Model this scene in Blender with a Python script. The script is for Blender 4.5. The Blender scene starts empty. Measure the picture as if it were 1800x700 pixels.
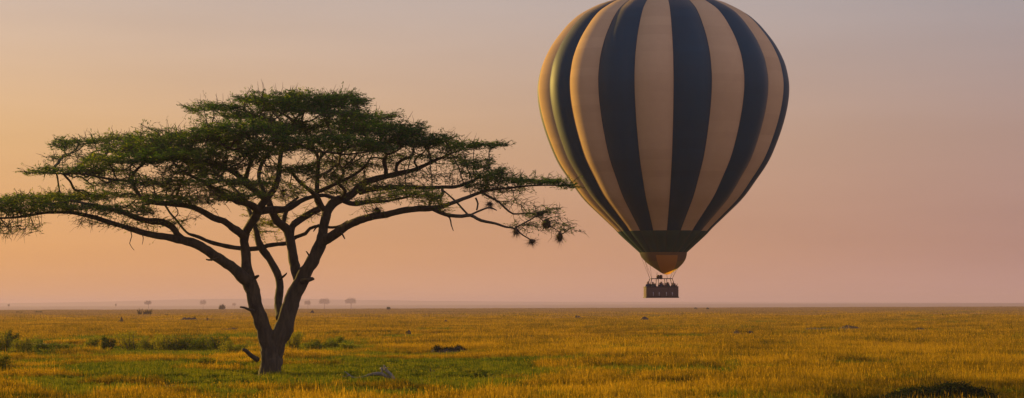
import bpy, math, random
import numpy as np
from mathutils import Vector, Matrix, noise, kdtree

random.seed(7)
rng = np.random.default_rng(7)
R = math.radians
scene = bpy.context.scene
C = scene.collection

# ------------------------------------------------------------------ view geometry
F = 4234.0          # focal length in photograph pixels (1800 wide)
HY = 535.6          # horizon row on the optical axis
ROLL = 0.0034
CAM_H = 3.0

def uv(x, y):
    dx, dy = x - 900.0, y - HY
    return dx - ROLL * dy, dy + ROLL * dx

def at(x, y, Y):
    u, v = uv(x, y)
    return Vector((u / F * Y, Y, CAM_H - v / F * Y))

def ground_at(x, y):
    u, v = uv(x, y)
    Y = CAM_H * F / v
    X = u / F * Y
    return Vector((X, Y, gz(X, Y)))

def smooth(a, b, t):
    t = np.clip((t - a) / (b - a), 0, 1)
    return t * t * (3 - 2 * t)

def gz(X, Y):
    """terrain height"""
    d = np.hypot(X, Y)
    z = 0.07 * np.sin(X * 0.09 + 1.3) * np.sin(Y * 0.055) * smooth(60, 120, d)
    z = z * (1 - smooth(600, 1100, d)) + 0.12 * smooth(1250, 1560, d)
    z = z - 8.1 * smooth(1600, 3200, d) + 10.9 * smooth(5600, 9500, d)
    return z

# ------------------------------------------------------------------ tagging helpers
def tag(o, label=None, cat=None, group=None, kind=None):
    if label: o['label'] = label
    if cat: o['category'] = cat
    if group: o['group'] = group
    if kind: o['kind'] = kind
    return o

def empty(name, loc, label, cat, group=None):
    o = bpy.data.objects.new(name, None)
    o.location = loc
    o.empty_display_size = 0.3
    C.objects.link(o)
    return tag(o, label, cat, group)

def link_mesh(name, me, mats, parent=None, link=True):
    o = bpy.data.objects.new(name, me)
    for m in (mats if isinstance(mats, (list, tuple)) else [mats]):
        me.materials.append(m)
    if link: C.objects.link(o)
    if parent is not None: o.parent = parent
    return o

def np_mesh(name, V, quads=None, tris=None, smooth_sh=False):
    me = bpy.data.meshes.new(name)
    V = np.asarray(V, np.float32)
    me.vertices.add(len(V)); me.vertices.foreach_set('co', V.ravel())
    loops, starts, tot = [], [], 0
    nq = 0 if quads is None else len(quads)
    nt = 0 if tris is None else len(tris)
    L = []
    if nq: L.append(np.asarray(quads, np.int32).ravel())
    if nt: L.append(np.asarray(tris, np.int32).ravel())
    L = np.concatenate(L)
    st = np.concatenate([np.arange(nq) * 4, nq * 4 + np.arange(nt) * 3]).astype(np.int32)
    me.loops.add(len(L)); me.loops.foreach_set('vertex_index', L)
    me.polygons.add(nq + nt); me.polygons.foreach_set('loop_start', st)
    if smooth_sh:
        me.polygons.foreach_set('use_smooth', np.ones(nq + nt, bool))
    me.update(calc_edges=True)
    return me

def float_attr(me, name, vals):
    a = me.attributes.new(name, 'FLOAT', 'POINT')
    a.data.foreach_set('value', np.asarray(vals, np.float32))

class Tubes:
    """collects tapered tubes"""
    def __init__(s): s.V = []; s.Q = []; s.T = []; s.n = 0
    def tube(s, pts, rads, k=6, rough=0.0, seed=0, cap=True, flute=0.0):
        pts = [Vector(p) for p in pts]
        n = len(pts)
        if n < 2: return
        up = Vector((0.13, 1, 0.21)).normalized()
        base = s.n
        prev = None
        for i, p in enumerate(pts):
            if i == 0: t = pts[1] - pts[0]
            elif i == n - 1: t = pts[-1] - pts[-2]
            else: t = pts[i + 1] - pts[i - 1]
            if t.length < 1e-9: t = Vector((0, 0, 1))
            t.normalize()
            if prev is None:
                a = up.cross(t)
                if a.length < 0.1: a = Vector((1, 0, 0)).cross(t)
            else:
                a = prev - t * prev.dot(t)
            a.normalize(); prev = a.copy()
            b = t.cross(a)
            for j in range(k):
                th = 2 * math.pi * j / k
                r = rads[i]
                if rough:
                    dv = a * math.cos(th) + b * math.sin(th)
                    q = p + dv * r
                    r *= 1 + rough * noise.noise(q * 2.3 + Vector((seed, 0, 0))) + rough * 0.6 * noise.noise(q * 7.0)
                if flute:
                    r *= 1 + flute * math.sin(th * 5 + seed + i * 0.05) * 0.5 + flute * .5 * math.sin(th * 3 + 1.7)
                s.V.append(p + (a * math.cos(th) + b * math.sin(th)) * r)
        for i in range(n - 1):
            for j in range(k):
                j2 = (j + 1) % k
                s.Q.append((base + i * k + j, base + i * k + j2, base + (i + 1) * k + j2, base + (i + 1) * k + j))
        s.n += n * k
        if cap:
            for (ri, fl) in ((0, True), (n - 1, False)):
                s.V.append(pts[ri]); c = s.n; s.n += 1
                for j in range(k):
                    j2 = (j + 1) % k
                    f = (base + ri * k + j, base + ri * k + j2, c)
                    s.T.append(f[::-1] if fl else f)
    def mesh(s, name, sm=True):
        return np_mesh(name, np.array([tuple(v) for v in s.V]), s.Q, s.T if s.T else None, sm)

def catmull(P, R_, step):
    """smooth resample of control points P with radii R_"""
    out, rad = [], []
    n = len(P)
    for i in range(n - 1):
        p0 = P[max(i - 1, 0)]; p1 = P[i]; p2 = P[i + 1]; p3 = P[min(i + 2, n - 1)]
        m = max(2, int((p2 - p1).length / step))
        for j in range(m):
            t = j / m
            q = 0.5 * ((2 * p1) + (p2 - p0) * t + (2 * p0 - 5 * p1 + 4 * p2 - p3) * t * t + (3 * p1 - p0 - 3 * p2 + p3) * t ** 3)
            out.append(q); rad.append(R_[i] * (1 - t) + R_[i + 1] * t)
    out.append(P[-1]); rad.append(R_[-1])
    return out, rad

def leaf_mesh(name, cen, length, width, flat=0.5, tint=None, rng=rng, along=None):
    """many small pointed leaf faces (diamonds), normals leaning up by `flat`"""
    n = len(cen)
    d = rng.normal(size=(n, 3)); d[:, 2] *= (1 - flat)
    if along is not None: d = d * .38 + along
    d /= np.linalg.norm(d, axis=1)[:, None] + 1e-9
    w = rng.normal(size=(n, 3)); w[:, 2] *= (1 - flat)
    s = np.cross(w, d); s = np.cross(d, s)
    s /= np.linalg.norm(s, axis=1)[:, None] + 1e-9
    L = (np.asarray(length) * rng.uniform(.6, 1.3, n))[:, None]
    W = (np.asarray(width) * rng.uniform(.6, 1.3, n))[:, None]
    V = np.stack([cen - d * L * .5, cen + s * W * .5, cen + d * L * .5, cen - s * W * .5], 1).reshape(-1, 3)
    Q = np.arange(n * 4).reshape(n, 4)
    me = np_mesh(name, V, Q)
    if tint is None: tint = rng.uniform(0, 1, n)
    float_attr(me, 'tint', np.repeat(tint, 4))
    return me

# ------------------------------------------------------------------ materials
def srgb(r, g, b):
    f = lambda c: ((c / 255 + .055) / 1.055) ** 2.4 if c > 10 else c / 255 / 12.92
    return (f(r), f(g), f(b), 1)

def new_mat(name):
    m = bpy.data.materials.new(name); m.use_nodes = True
    nt = m.node_tree
    b = nt.nodes['Principled BSDF']
    return m, nt, b

def N(nt, t, **kw):
    n = nt.nodes.new(t)
    for k, v in kw.items():
        if k.startswith('i_'):
            n.inputs[k[2:].replace('_', ' ')].default_value = v
        else: setattr(n, k, v)
    return n

def ramp(nt, fac, stops):
    r = nt.nodes.new('ShaderNodeValToRGB')
    el = r.color_ramp.elements
    el[0].position, el[0].color = stops[0]
    el[1].position, el[1].color = stops[-1]
    for p, c in stops[1:-1]:
        e = el.new(p); e.color = c
    nt.links.new(fac, r.inputs[0])
    return r.outputs[0]

def c4(r, g, b): return (r, g, b, 1)

def noise_tex(nt, vec, scale, detail=4, rough=.55):
    n = N(nt, 'ShaderNodeTexNoise'); n.inputs['Scale'].default_value = scale
    n.inputs['Detail'].default_value = detail; n.inputs['Roughness'].default_value = rough
    nt.links.new(vec, n.inputs['Vector'])
    return n.outputs['Fac']

def mix(nt, fac, a, b, mode='MIX'):
    m = nt.nodes.new('ShaderNodeMix'); m.data_type = 'RGBA'; m.blend_type = mode
    for inp, v in ((m.inputs[0], fac), (m.inputs[6], a), (m.inputs[7], b)):
        if hasattr(v, 'node'): nt.links.new(v, inp)
        else: inp.default_value = v
    return m.outputs[2]

def bark_mat(name, ca, cb, scale=3.0):
    m, nt, b = new_mat(name)
    g = N(nt, 'ShaderNodeNewGeometry')
    mp = N(nt, 'ShaderNodeMapping'); mp.inputs['Scale'].default_value = (1, 1, .28)
    nt.links.new(g.outputs['Position'], mp.inputs['Vector'])
    n1 = noise_tex(nt, mp.outputs[0], scale * 2.2, 6, .65)
    n2 = noise_tex(nt, g.outputs['Position'], scale * .35, 3)
    col = ramp(nt, n1, [(.40, c4(*ca)), (.52, c4(cb[0]*.55, cb[1]*.55, cb[2]*.55)), (.64, c4(*cb))])
    col = mix(nt, n2, col, c4(cb[0] * .8, cb[1] * .95, cb[2] * .8), 'MIX')
    nt.links.new(col, b.inputs['Base Color'])
    b.inputs['Roughness'].default_value = .9
    bp = N(nt, 'ShaderNodeBump'); bp.inputs['Strength'].default_value = .9; bp.inputs['Distance'].default_value = .05
    nt.links.new(n1, bp.inputs['Height']); nt.links.new(bp.outputs[0], b.inputs['Normal'])
    return m

def leaf_mat(name, stops, trans=.45, tcol=None, pos_scale=.35, tint_mix=.5):
    """leaf: diffuse + translucent, colour varies per clump and over space"""
    m, nt, b = new_mat(name)
    nt.nodes.remove(b)
    a = N(nt, 'ShaderNodeAttribute', attribute_name='tint')
    g = N(nt, 'ShaderNodeNewGeometry')
    n1 = noise_tex(nt, g.outputs['Position'], pos_scale, 3)
    mx = N(nt, 'ShaderNodeMix'); mx.data_type = 'FLOAT'; mx.inputs[0].default_value = tint_mix
    nt.links.new(n1, mx.inputs[2]); nt.links.new(a.outputs['Fac'], mx.inputs[3])
    col = ramp(nt, mx.outputs[0], stops)
    d = N(nt, 'ShaderNodeBsdfDiffuse'); t = N(nt, 'ShaderNodeBsdfTranslucent')
    nt.links.new(col, d.inputs[0])
    tc = mix(nt, 1.0, col, tcol or c4(1.5, 1.25, .5), 'MULTIPLY')
    nt.links.new(tc, t.inputs[0])
    ms = N(nt, 'ShaderNodeMixShader'); ms.inputs[0].default_value = trans
    nt.links.new(d.outputs[0], ms.inputs[1]); nt.links.new(t.outputs[0], ms.inputs[2])
    nt.links.new(ms.outputs[0], nt.nodes['Material Output'].inputs['Surface'])
    return m

M = {}
M['bark'] = bark_mat('acacia_bark', (.003, .0025, .0015), (.062, .043, .027))
M['twig'] = bark_mat('twig_bark', (.03, .026, .014), (.075, .058, .032), 2)
M['deadwood'] = bark_mat('weathered_wood', (.06, .045, .04), (.23, .18, .155), 6)
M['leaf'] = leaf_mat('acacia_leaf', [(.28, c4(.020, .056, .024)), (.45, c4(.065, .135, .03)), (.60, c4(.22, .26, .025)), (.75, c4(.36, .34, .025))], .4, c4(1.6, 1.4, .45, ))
M['leaf_yellow'] = leaf_mat('acacia_leaf_sunlit', [(.25, c4(.06, .08, .015)), (.75, c4(.16, .15, .02))], .5)
M['herb'] = leaf_mat('green_herb', [(.3, c4(.03, .05, .012)), (.5, c4(.10, .14, .014)), (.68, c4(.25, .24, .02))], .45, c4(1.3, 1.15, .4))
M['dark_herb'] = leaf_mat('dark_herb', [(.3, c4(.018, .024, .014)), (.5, c4(.045, .055, .018)), (.7, c4(.12, .11, .02))], .3, c4(1.2, 1.1, .4))
M['far_leaf'] = leaf_mat('far_tree_leaf', [(.3, c4(.03, .035, .02)), (.7, c4(.06, .07, .03))], .2)
M['grass'] = leaf_mat('dry_savanna_grass', [(.35, c4(.035, .045, .008)), (.44, c4(.17, .115, .009)), (.54, c4(.32, .19, .010)), (.66, c4(.52, .32, .022))], .45, c4(1.05, 1.0, .3), .10, .34)
M['grass_hazed'] = leaf_mat('hazed_savanna_grass', [(.34, c4(.13, .10, .05)), (.48, c4(.22, .15, .08)), (.62, c4(.29, .20, .11))], .4, c4(1.05, .95, .5), .02, .45)  # distance haze painted into the blade colour: browner and less saturated
M['grass_green'] = leaf_mat('green_grass', [(.34, c4(.022, .05, .008)), (.48, c4(.07, .125, .010)), (.66, c4(.22, .22, .015))], .45, c4(1.2, 1.05, .4), .12, .5)

def earth_mat(name, ca, cb):
    m, nt, b = new_mat(name)
    g = N(nt, 'ShaderNodeNewGeometry')
    n1 = noise_tex(nt, g.outputs['Position'], 4, 6, .7)
    nt.links.new(ramp(nt, n1, [(.35, c4(*ca)), (.7, c4(*cb))]), b.inputs['Base Color'])
    b.inputs['Roughness'].default_value = 1
    bp = N(nt, 'ShaderNodeBump'); bp.inputs['Distance'].default_value = .12
    nt.links.new(n1, bp.inputs['Height']); nt.links.new(bp.outputs[0], b.inputs['Normal'])
    return m
M['mound'] = earth_mat('termite_earth', (.022, .016, .014), (.06, .042, .034))
M['nest'] = earth_mat('nest_straw', (.035, .025, .018), (.12, .08, .045))
M['hill'] = earth_mat('hill_scrub', (.10, .085, .06), (.16, .13, .09))

# ------------------------------------------------------------------ camera, world, sun, haze
cd = bpy.data.cameras.new('camera'); cam = bpy.data.objects.new('camera', cd); C.objects.link(cam)
cd.sensor_width = 36; cd.lens = 36 * F / 1800
cd.shift_y = (HY - 350) / 1800
cd.clip_start = .5; cd.clip_end = 60000
cam.matrix_world = Matrix.Translation((0, 0, CAM_H)) @ Matrix.Rotation(R(90), 4, 'X') @ Matrix.Rotation(-ROLL, 4, 'Z')
scene.camera = cam

SUN_AZ = 50.0    # degrees to the left of the view direction (+Y)
SUN_EL = 8.5
sd = bpy.data.lights.new('sun', 'SUN'); sun = bpy.data.objects.new('sun', sd); C.objects.link(sun)
sd.energy = 5.0; sd.angle = R(.6); sd.color = (1, .64, .13)
tosun = Vector((-math.sin(R(SUN_AZ)) * math.cos(R(SUN_EL)), math.cos(R(SUN_AZ)) * math.cos(R(SUN_EL)), math.sin(R(SUN_EL))))
sun.rotation_euler = tosun.to_track_quat('Z', 'Y').to_euler()

w = bpy.data.worlds.new('World'); scene.world = w; w.use_nodes = True
nt = w.node_tree; nt.nodes.clear()
out = N(nt, 'ShaderNodeOutputWorld')
sky = N(nt, 'ShaderNodeTexSky'); sky.sky_type = 'NISHITA'; sky.sun_disc = False
sky.sun_elevation = R(SUN_EL); sky.sun_rotation = R(-SUN_AZ); sky.dust_density = 6; sky.air_density = 1.5
bg1 = N(nt, 'ShaderNodeBackground'); bg1.inputs['Strength'].default_value = .014
nt.links.new(sky.outputs[0], bg1.inputs['Color'])
tcn = N(nt, 'ShaderNodeTexCoord'); sx = N(nt, 'ShaderNodeSeparateXYZ')
nt.links.new(tcn.outputs['Generated'], sx.inputs[0])
def math_n(op, a, b=None):
    n = N(nt, 'ShaderNodeMath', operation=op)
    for i, v in enumerate((a, b)):
        if v is None: continue
        if hasattr(v, 'node'): nt.links.new(v, n.inputs[i])
        else: n.inputs[i].default_value = v
    return n.outputs[0]
# closeness of a direction to the sun's bearing: the dusty dawn glow fades away from it
dotn = N(nt, 'ShaderNodeVectorMath', operation='DOT_PRODUCT')
nt.links.new(tcn.outputs['Generated'], dotn.inputs[0])
dotn.inputs[1].default_value = (-math.sin(R(SUN_AZ)), math.cos(R(SUN_AZ)), 0)
near = math_n('ARCCOSINE', dotn.outputs['Value'])        # radians from sun bearing
nearf = N(nt, 'ShaderNodeMapRange'); nt.links.new(near, nearf.inputs['Value'])
nearf.inputs['From Min'].default_value = R(36); nearf.inputs['From Max'].default_value = R(62)
elev = math_n('ARCSINE', sx.outputs['Z'])
elf = math_n('DIVIDE', elev, R(90))
def E(d): return d / 90
warm = ramp(nt, elf, [(0, srgb(232, 170, 118)), (E(1.2), srgb(232, 168, 102)), (E(4), srgb(224, 179, 128)), (E(7.3), srgb(202, 180, 168)),
                      (E(20), srgb(150, 155, 170)), (1, srgb(70, 90, 125))])
cool = ramp(nt, elf, [(0, srgb(194, 151, 140)), (E(1.2), srgb(180, 138, 124)), (E(4), srgb(174, 144, 134)), (E(7.3), srgb(162, 153, 158)),
                      (E(20), srgb(130, 138, 155)), (1, srgb(70, 90, 125))])
anti = ramp(nt, elf, [(0, srgb(165, 142, 145)), (E(8), srgb(160, 146, 155)), (E(30), srgb(135, 138, 158)), (1, srgb(90, 105, 140))])
farf = N(nt, 'ShaderNodeMapRange'); nt.links.new(near, farf.inputs['Value'])
farf.inputs['From Min'].default_value = R(76); farf.inputs['From Max'].default_value = R(115)
gradc = mix(nt, farf.outputs[0], mix(nt, nearf.outputs[0], warm, cool), mix(nt, 1.0, anti, c4(2.3, 2.1, 2.0), 'MULTIPLY'))
smap = N(nt, 'ShaderNodeMapping'); smap.inputs['Scale'].default_value = (3, 3, 26)
nt.links.new(tcn.outputs['Generated'], smap.inputs['Vector'])
veil = ramp(nt, noise_tex(nt, smap.outputs[0], 1.6, 5, .5), [(.3, c4(.955, .95, .955)), (.7, c4(1.04, 1.045, 1.05))])
gradc = mix(nt, 1.0, gradc, veil, 'MULTIPLY')
bg2 = N(nt, 'ShaderNodeBackground'); bg2.inputs['Strength'].default_value = .665
nt.links.new(gradc, bg2.inputs['Color'])
ad = N(nt, 'ShaderNodeAddShader')
nt.links.new(bg1.outputs[0], ad.inputs[0]); nt.links.new(bg2.outputs[0], ad.inputs[1])
nt.links.new(ad.outputs[0], out.inputs['Surface'])

def box_mesh(name, x0, x1, y0, y1, z0, z1):
    V = [(x, y, z) for x in (x0, x1) for y in (y0, y1) for z in (z0, z1)]
    Q = [(0, 1, 3, 2), (4, 6, 7, 5), (0, 4, 5, 1), (2, 3, 7, 6), (0, 2, 6, 4), (1, 5, 7, 3)]
    return np_mesh(name, V, Q)

HAZE = 1.45e-4
hm = bpy.data.materials.new('haze'); hm.use_nodes = True
nt = hm.node_tree; nt.nodes.clear()
o_ = N(nt, 'ShaderNodeOutputMaterial'); pv = N(nt, 'ShaderNodeVolumePrincipled')
pv.inputs['Color'].default_value = c4(.50, .41, .66); pv.inputs['Density'].default_value = HAZE
pv.inputs['Anisotropy'].default_value = .25
nt.links.new(pv.outputs[0], o_.inputs['Volume'])
haze = link_mesh('haze', box_mesh('haze', -15500, 15500, -15500, 15500, -9.3, 38.2), hm)
tag(haze, kind='stuff')

# ------------------------------------------------------------------ ground
def patch_field(X, Y):
    """0 dry gold .. 1 green, by place on the plain (numpy)"""
    def ell(px, py, rx, ry):
        c = ground_at(px, py); a = ground_at(px, py + ry); b2 = ground_at(px + rx, py)
        return 1 - np.clip(np.hypot((X - c.x) / (b2.x - c.x), (Y - c.y) / (a.y - c.y)), 0, 2)
    g = np.zeros_like(X)
    for e in GREEN: g = np.maximum(g, ell(*e[:4]) * e[4])
    return g
GREEN = [  # px centre, half sizes, strength
    (560, 662, 360, 62, 3.0), (860, 664, 170, 46, 2.6), (60, 655, 200, 34, 1.5), (300, 664, 250, 52, 2.8), (30, 618, 150, 22, 2.6),
    (325, 618, 200, 20, 2.6), (130, 645, 150, 12, 2.4), (700, 655, 200, 26, 2.2), (585, 612, 150, 18, 2.0), (790, 628, 70, 8, 2.2), (1130, 655, 110, 9, 1.0),
    (200, 640, 230, 12, 1.6), (420, 640, 200, 9, 1.5), (640, 632, 120, 7, 1.5), (860, 640, 110, 8, 1.3), (250, 600, 200, 6, 1.2), (1600, 640, 160, 8, .8), (1300, 650, 110, 9, .8),
    (1000, 640, 60, 6, .9), (1190, 596, 170, 4, 1.9), (1450, 583, 80, 3, 2), (1610, 585, 50, 2.5, 1.9), (1765, 622, 45, 7, 1.8),
    (1240, 595, 40, 5, 1.5), (1340, 612, 90, 4, 1.0), (1540, 605, 120, 4, .9), (1500, 645, 120, 6, .8), (1770, 700, 60, 14, 1.4), (690, 594, 80, 4, 1.5),
    (600, 588, 110, 4, 1.3), (760, 582, 90, 3, 1.3), (1040, 579, 80, 2.5, 1.3), (1340, 568, 100, 2, 1.2), (1600, 567, 130, 2, 1.3),
    (420, 600, 60, 3, 1.3), (930, 622, 60, 4, .9), (150, 598, 90, 4, 1.2), 
]
def wob(X, Y, s, seed=0):
    return np.array([noise.noise(Vector((x * s, y * s * .55, seed))) for x, y in zip(X, Y)])

angs = np.concatenate([np.linspace(-180, -22, 40)[:-1], np.linspace(-22, 22, 330), np.linspace(22, 180, 40)[1:]])
rads = np.concatenate([[0.0], np.geomspace(12, 1500, 190), np.linspace(1505, 1700, 14), np.geomspace(1750, 15000, 50)])
A_, R__ = np.meshgrid(np.radians(angs), rads)
GX = R__ * np.sin(A_); GY = R__ * np.cos(A_)
GZ = gz(GX, GY)
gf = patch_field(GX.ravel(), GY.ravel())
nr, na = GX.shape
idx = np.arange(nr * na).reshape(nr, na)
Q = np.stack([idx[:-1, :-1], idx[:-1, 1:], idx[1:, 1:], idx[1:, :-1]], -1).reshape(-1, 4)[:, ::-1]
me = np_mesh('ground', np.stack([GX, GY, GZ], -1).reshape(-1, 3), Q, None, True)
float_attr(me, 'green', np.clip(gf, 0, 1))
gm, nt, b = new_mat('savanna_ground')
g = N(nt, 'ShaderNodeNewGeometry')
mp = N(nt, 'ShaderNodeMapping'); mp.inputs['Scale'].default_value = (1, .35, 1)
nt.links.new(g.outputs['Position'], mp.inputs['Vector'])
n1 = noise_tex(nt, mp.outputs[0], .03, 6, .65)
n2 = noise_tex(nt, g.outputs['Position'], .9, 5, .7)
col = ramp(nt, n1, [(.3, c4(.07, .06, .018)), (.45, c4(.13, .10, .028)), (.6, c4(.19, .135, .045)), (.8, c4(.24, .17, .07))])
col = mix(nt, n2, mix(nt, 1.0, col, c4(.65, .65, .65), 'MULTIPLY'), col)
ga = N(nt, 'ShaderNodeAttribute', attribute_name='green')
col = mix(nt, ga.outputs['Fac'], col, c4(.05, .06, .02))
nt.links.new(col, b.inputs['Base Color']); b.inputs['Roughness'].default_value = 1
b.inputs['Specular IOR Level'].default_value = 0.1
tr = N(nt, 'ShaderNodeBump'); tr.inputs['Distance'].default_value = .4
nt.links.new(n2, tr.inputs['Height']); nt.links.new(tr.outputs[0], b.inputs['Normal'])
tag(link_mesh('ground', me, gm), kind='structure')

# distant hills beyond the plain
for hi, (Yh, hscale, seed) in enumerate(((11500, 1.0, 3.1),)):
    xs = np.linspace(-9000, 9000, 240)
    top = []
    for x in xs:
        px_ = 900 + x / Yh * F
        h = 10.5 * math.exp(-((px_ - 400) / 420) ** 2) + 4.0 * math.exp(-((px_ - 1100) / 600) ** 2) + 4.5 * math.exp(-((px_ + 300) / 350) ** 2)
        h += 1.6 * noise.noise(Vector((x * .0012, seed, 0))) + .6 * noise.noise(Vector((x * .006, seed, 0)))
        top.append(max(.3, h) * Yh / F * hscale)
    V = []; Q = []
    prof = [(-700, 0), (-350, .45), (-120, .85), (0, 1), (250, .8), (700, .3), (1200, 0)]
    for i, x in enumerate(xs):
        for (dy, k) in prof: V.append((x, Yh + dy, 1.5 + top[i] * k * (1 if k < 1 else 1)))
    m_ = len(prof)
    for i in range(len(xs) - 1):
        for j in range(m_ - 1):
            Q.append((i * m_ + j, (i + 1) * m_ + j, (i + 1) * m_ + j + 1, i * m_ + j + 1))
    tag(link_mesh('hills', np_mesh('hills', V, Q, None, True), M['hill']), kind='structure')

# ------------------------------------------------------------------ grass (one stuff object, instanced patches)
def grass_patch(name, size, n, hmin, hmax, width, mat, bend=.28, clump=0, heads=.12):
    r = np.random.default_rng(abs(hash(name)) % 1000 if False else len(name) * 31 + int(size * 10) + int(hmax * 100))
    if clump:
        cc = r.uniform(-size / 2, size / 2, (clump, 2)); hh = r.uniform(.45, 1.35, clump)
        k = r.integers(0, clump, n)
        base = cc[k] + r.normal(0, size * .03 + .10, (n, 2)); hm_ = hh[k]; tc = r.uniform(0, 1, clump)[k]
    else:
        base = r.uniform(-size / 2, size / 2, (n, 2)); hm_ = np.ones(n); tc = r.uniform(0, 1, n)
    h = r.uniform(hmin, hmax, n) * hm_
    h *= np.where(r.uniform(0, 1, n) < .07, r.uniform(1.3, 1.8, n), 1)
    az = r.uniform(0, 2 * np.pi, n); side = np.stack([np.cos(az), np.sin(az), np.zeros(n)], 1)
    ba = r.uniform(0, 2 * np.pi, n); bd = np.stack([np.cos(ba), np.sin(ba), np.zeros(n)], 1) * (h * bend * r.uniform(.1, 1, n))[:, None]
    W = (width * r.uniform(.6, 1.3, n))[:, None]
    b0 = np.concatenate([base, np.zeros((n, 1))], 1)
    mid = b0 + bd * .3; mid[:, 2] = h * .55
    tip = b0 + bd; tip[:, 2] = h
    V = np.stack([b0 - side * W * .5, b0 + side * W * .5, mid + side * W * .42, mid - side * W * .42, tip], 1)
    base_i = np.arange(n) * 5
    Qd = np.stack([base_i, base_i + 1, base_i + 2, base_i + 3], 1)
    T = np.stack([base_i + 3, base_i + 2, base_i + 4], 1)
    V = V.reshape(-1, 3); tint = np.repeat(np.clip(.7 * tc + .3 * r.uniform(0, 1, n), 0, 1), 5)
    # seed heads: a wider diamond near the tip of some stalks
    nh = int(n * heads)
    if nh:
        s = r.choice(n, nh, replace=False)
        t = tip[s]; dn = (tip[s] - mid[s]); dn /= np.linalg.norm(dn, axis=1)[:, None]
        L = (.16 * h[s])[:, None]; w2 = W[s] * 1.3; sd_ = side[s]
        H = np.stack([t - dn * L, t - dn * L * .4 + sd_ * w2 * .5, t + dn * L * .3, t - dn * L * .4 - sd_ * w2 * .5], 1).reshape(-1, 3)
        Qh = len(V) + np.arange(nh * 4).reshape(nh, 4)
        V = np.concatenate([V, H]); Qd = np.concatenate([Qd, Qh]); tint = np.concatenate([tint, np.repeat(np.clip(.7 + .3 * r.uniform(size=nh), 0, 1), 4)])
    me = np_mesh(name, V, Qd, T)
    float_attr(me, 'tint', tint)
    return link_mesh(name, me, mat, link=False)

def herb_patch(name, size, n, hmax, leafsz, mat):
    r = np.random.default_rng(int(size * 77))
    k = 26
    cc = r.uniform(-size / 2, size / 2, (k, 2)); hs = r.uniform(.3, 1, k) * hmax; rr = r.uniform(.12, .32, k) * size / 2.5
    j = r.integers(0, k, n)
    p = r.normal(size=(n, 3)); p /= np.linalg.norm(p, axis=1)[:, None]; p *= r.uniform(.3, 1, n)[:, None] ** .5
    cen = np.stack([cc[j, 0] + p[:, 0] * rr[j], cc[j, 1] + p[:, 1] * rr[j], np.abs(p[:, 2]) * hs[j] + .02], 1)
    me = leaf_mesh(name, cen, leafsz, leafsz * .45, .2, np.clip(r.uniform(0, 1, k)[j] * .6 + r.uniform(0, .4, n), 0, 1), r)
    return link_mesh(name, me, mat, link=False)

pc = bpy.data.collections.new('grass_patches')
kinds = [
    grass_patch('a0_grass_clump', 2.6, 5200, .18, .38, .016, M['grass'], clump=80),
    grass_patch('a1_grass_clump', 2.6, 5200, .15, .32, .016, M['grass'], clump=70),
    grass_patch('a2_grass_clump', 2.6, 5200, .10, .22, .016, M['grass_green'], clump=60, heads=.05),
    herb_patch('a3_herb_clump', 2.6, 4800, .24, .07, M['herb']),
    grass_patch('b0_grass_clump', 5.2, 7000, .18, .38, .028, M['grass'], clump=120),
    grass_patch('b1_grass_clump', 5.2, 7000, .10, .26, .03, M['grass_green'], clump=100, heads=.05),
    herb_patch('b2_herb_clump', 5.2, 5000, .30, .13, M['herb']),
    grass_patch('c0_grass_clump', 14, 8000, .2, .40, .08, M['grass_hazed'], clump=260),
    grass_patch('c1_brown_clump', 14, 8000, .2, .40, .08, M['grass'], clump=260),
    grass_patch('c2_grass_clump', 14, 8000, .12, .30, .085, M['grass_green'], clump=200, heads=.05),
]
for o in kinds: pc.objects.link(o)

def ring(r0, r1, cell, over):
    half = R(15.5)
    area = half * (r1 * r1 - r0 * r0)
    n = int(area / (cell * cell) * over)
    rr = np.sqrt(rng.uniform(r0 * r0, r1 * r1, n)); th = rng.uniform(-half, half, n)
    return rr * np.sin(th), rr * np.cos(th)

PX, PY, PK, PS = [], [], [], []
# the trunk foot and mound spots keep low growth
for (r0, r1, cell, over, ring_i) in ((62, 170, 2.6, 1.7, 0), (165, 460, 5.2, 1.5, 1), (450, 1585, 14, 1.5, 2)):
    X, Y = ring(r0, r1, cell, over); tree_xy = (-10.36, 103.0)
    gfield = patch_field(X, Y)
    nz = wob(X, Y, .055, 4.0) + .6 * wob(X, Y, .21, 9.0)
    gsc = gfield * (1 + .3 * wob(X, Y, .4, 2.0)) + nz * .75 + rng.normal(0, .28, len(X))
    for x, y, gv, z in zip(X, Y, gsc, nz):
        rx_, ry_ = x - tree_xy[0], y - tree_xy[1]
        if abs(rx_) < 1.6 and -3.2 < ry_ < 1.0 and random.random() < .8: continue
        if ((x - 12.3) / 1.9) ** 2 + ((y - 70) / 1.8) ** 2 < 1: continue
        if ring_i == 0:
            if gv > .95:
                k = 3 if random.random() < .5 else 2
                if random.random() < .05: k = 1
            elif gv > .34: k = 2 if random.random() < .75 else 3
            else: k = 0 if z > -.1 else 1
            if k < 2 and random.random() < .09: k = 2; z = .6
        elif ring_i == 1:
            k = 6 if gv > .95 and random.random() < .6 else (5 if gv > .36 else 4)
        else: k = 9 if gv > .45 else (8 if random.random() > (y - 430) / 420 else 7)  # haze-coloured patches take over with distance
        sc = random.uniform(.85, 1.15) * (1 + .35 * max(-.6, min(.6, z)))
        PX.append(x); PY.append(y); PK.append(k); PS.append(sc)
PX, PY = np.array(PX), np.array(PY)
pz = gz(PX, PY) - .01
pm = np_mesh('grass', np.stack([PX, PY, pz], 1), None, [(0, 1, 2)])
float_attr(pm, 'rot', rng.uniform(0, 2 * np.pi, len(PX))); float_attr(pm, 'scl', PS)
ka = pm.attributes.new('kindex', 'INT', 'POINT'); ka.data.foreach_set('value', np.array(PK, np.int32))
grass = link_mesh('grass', pm, M['grass'])
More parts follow.
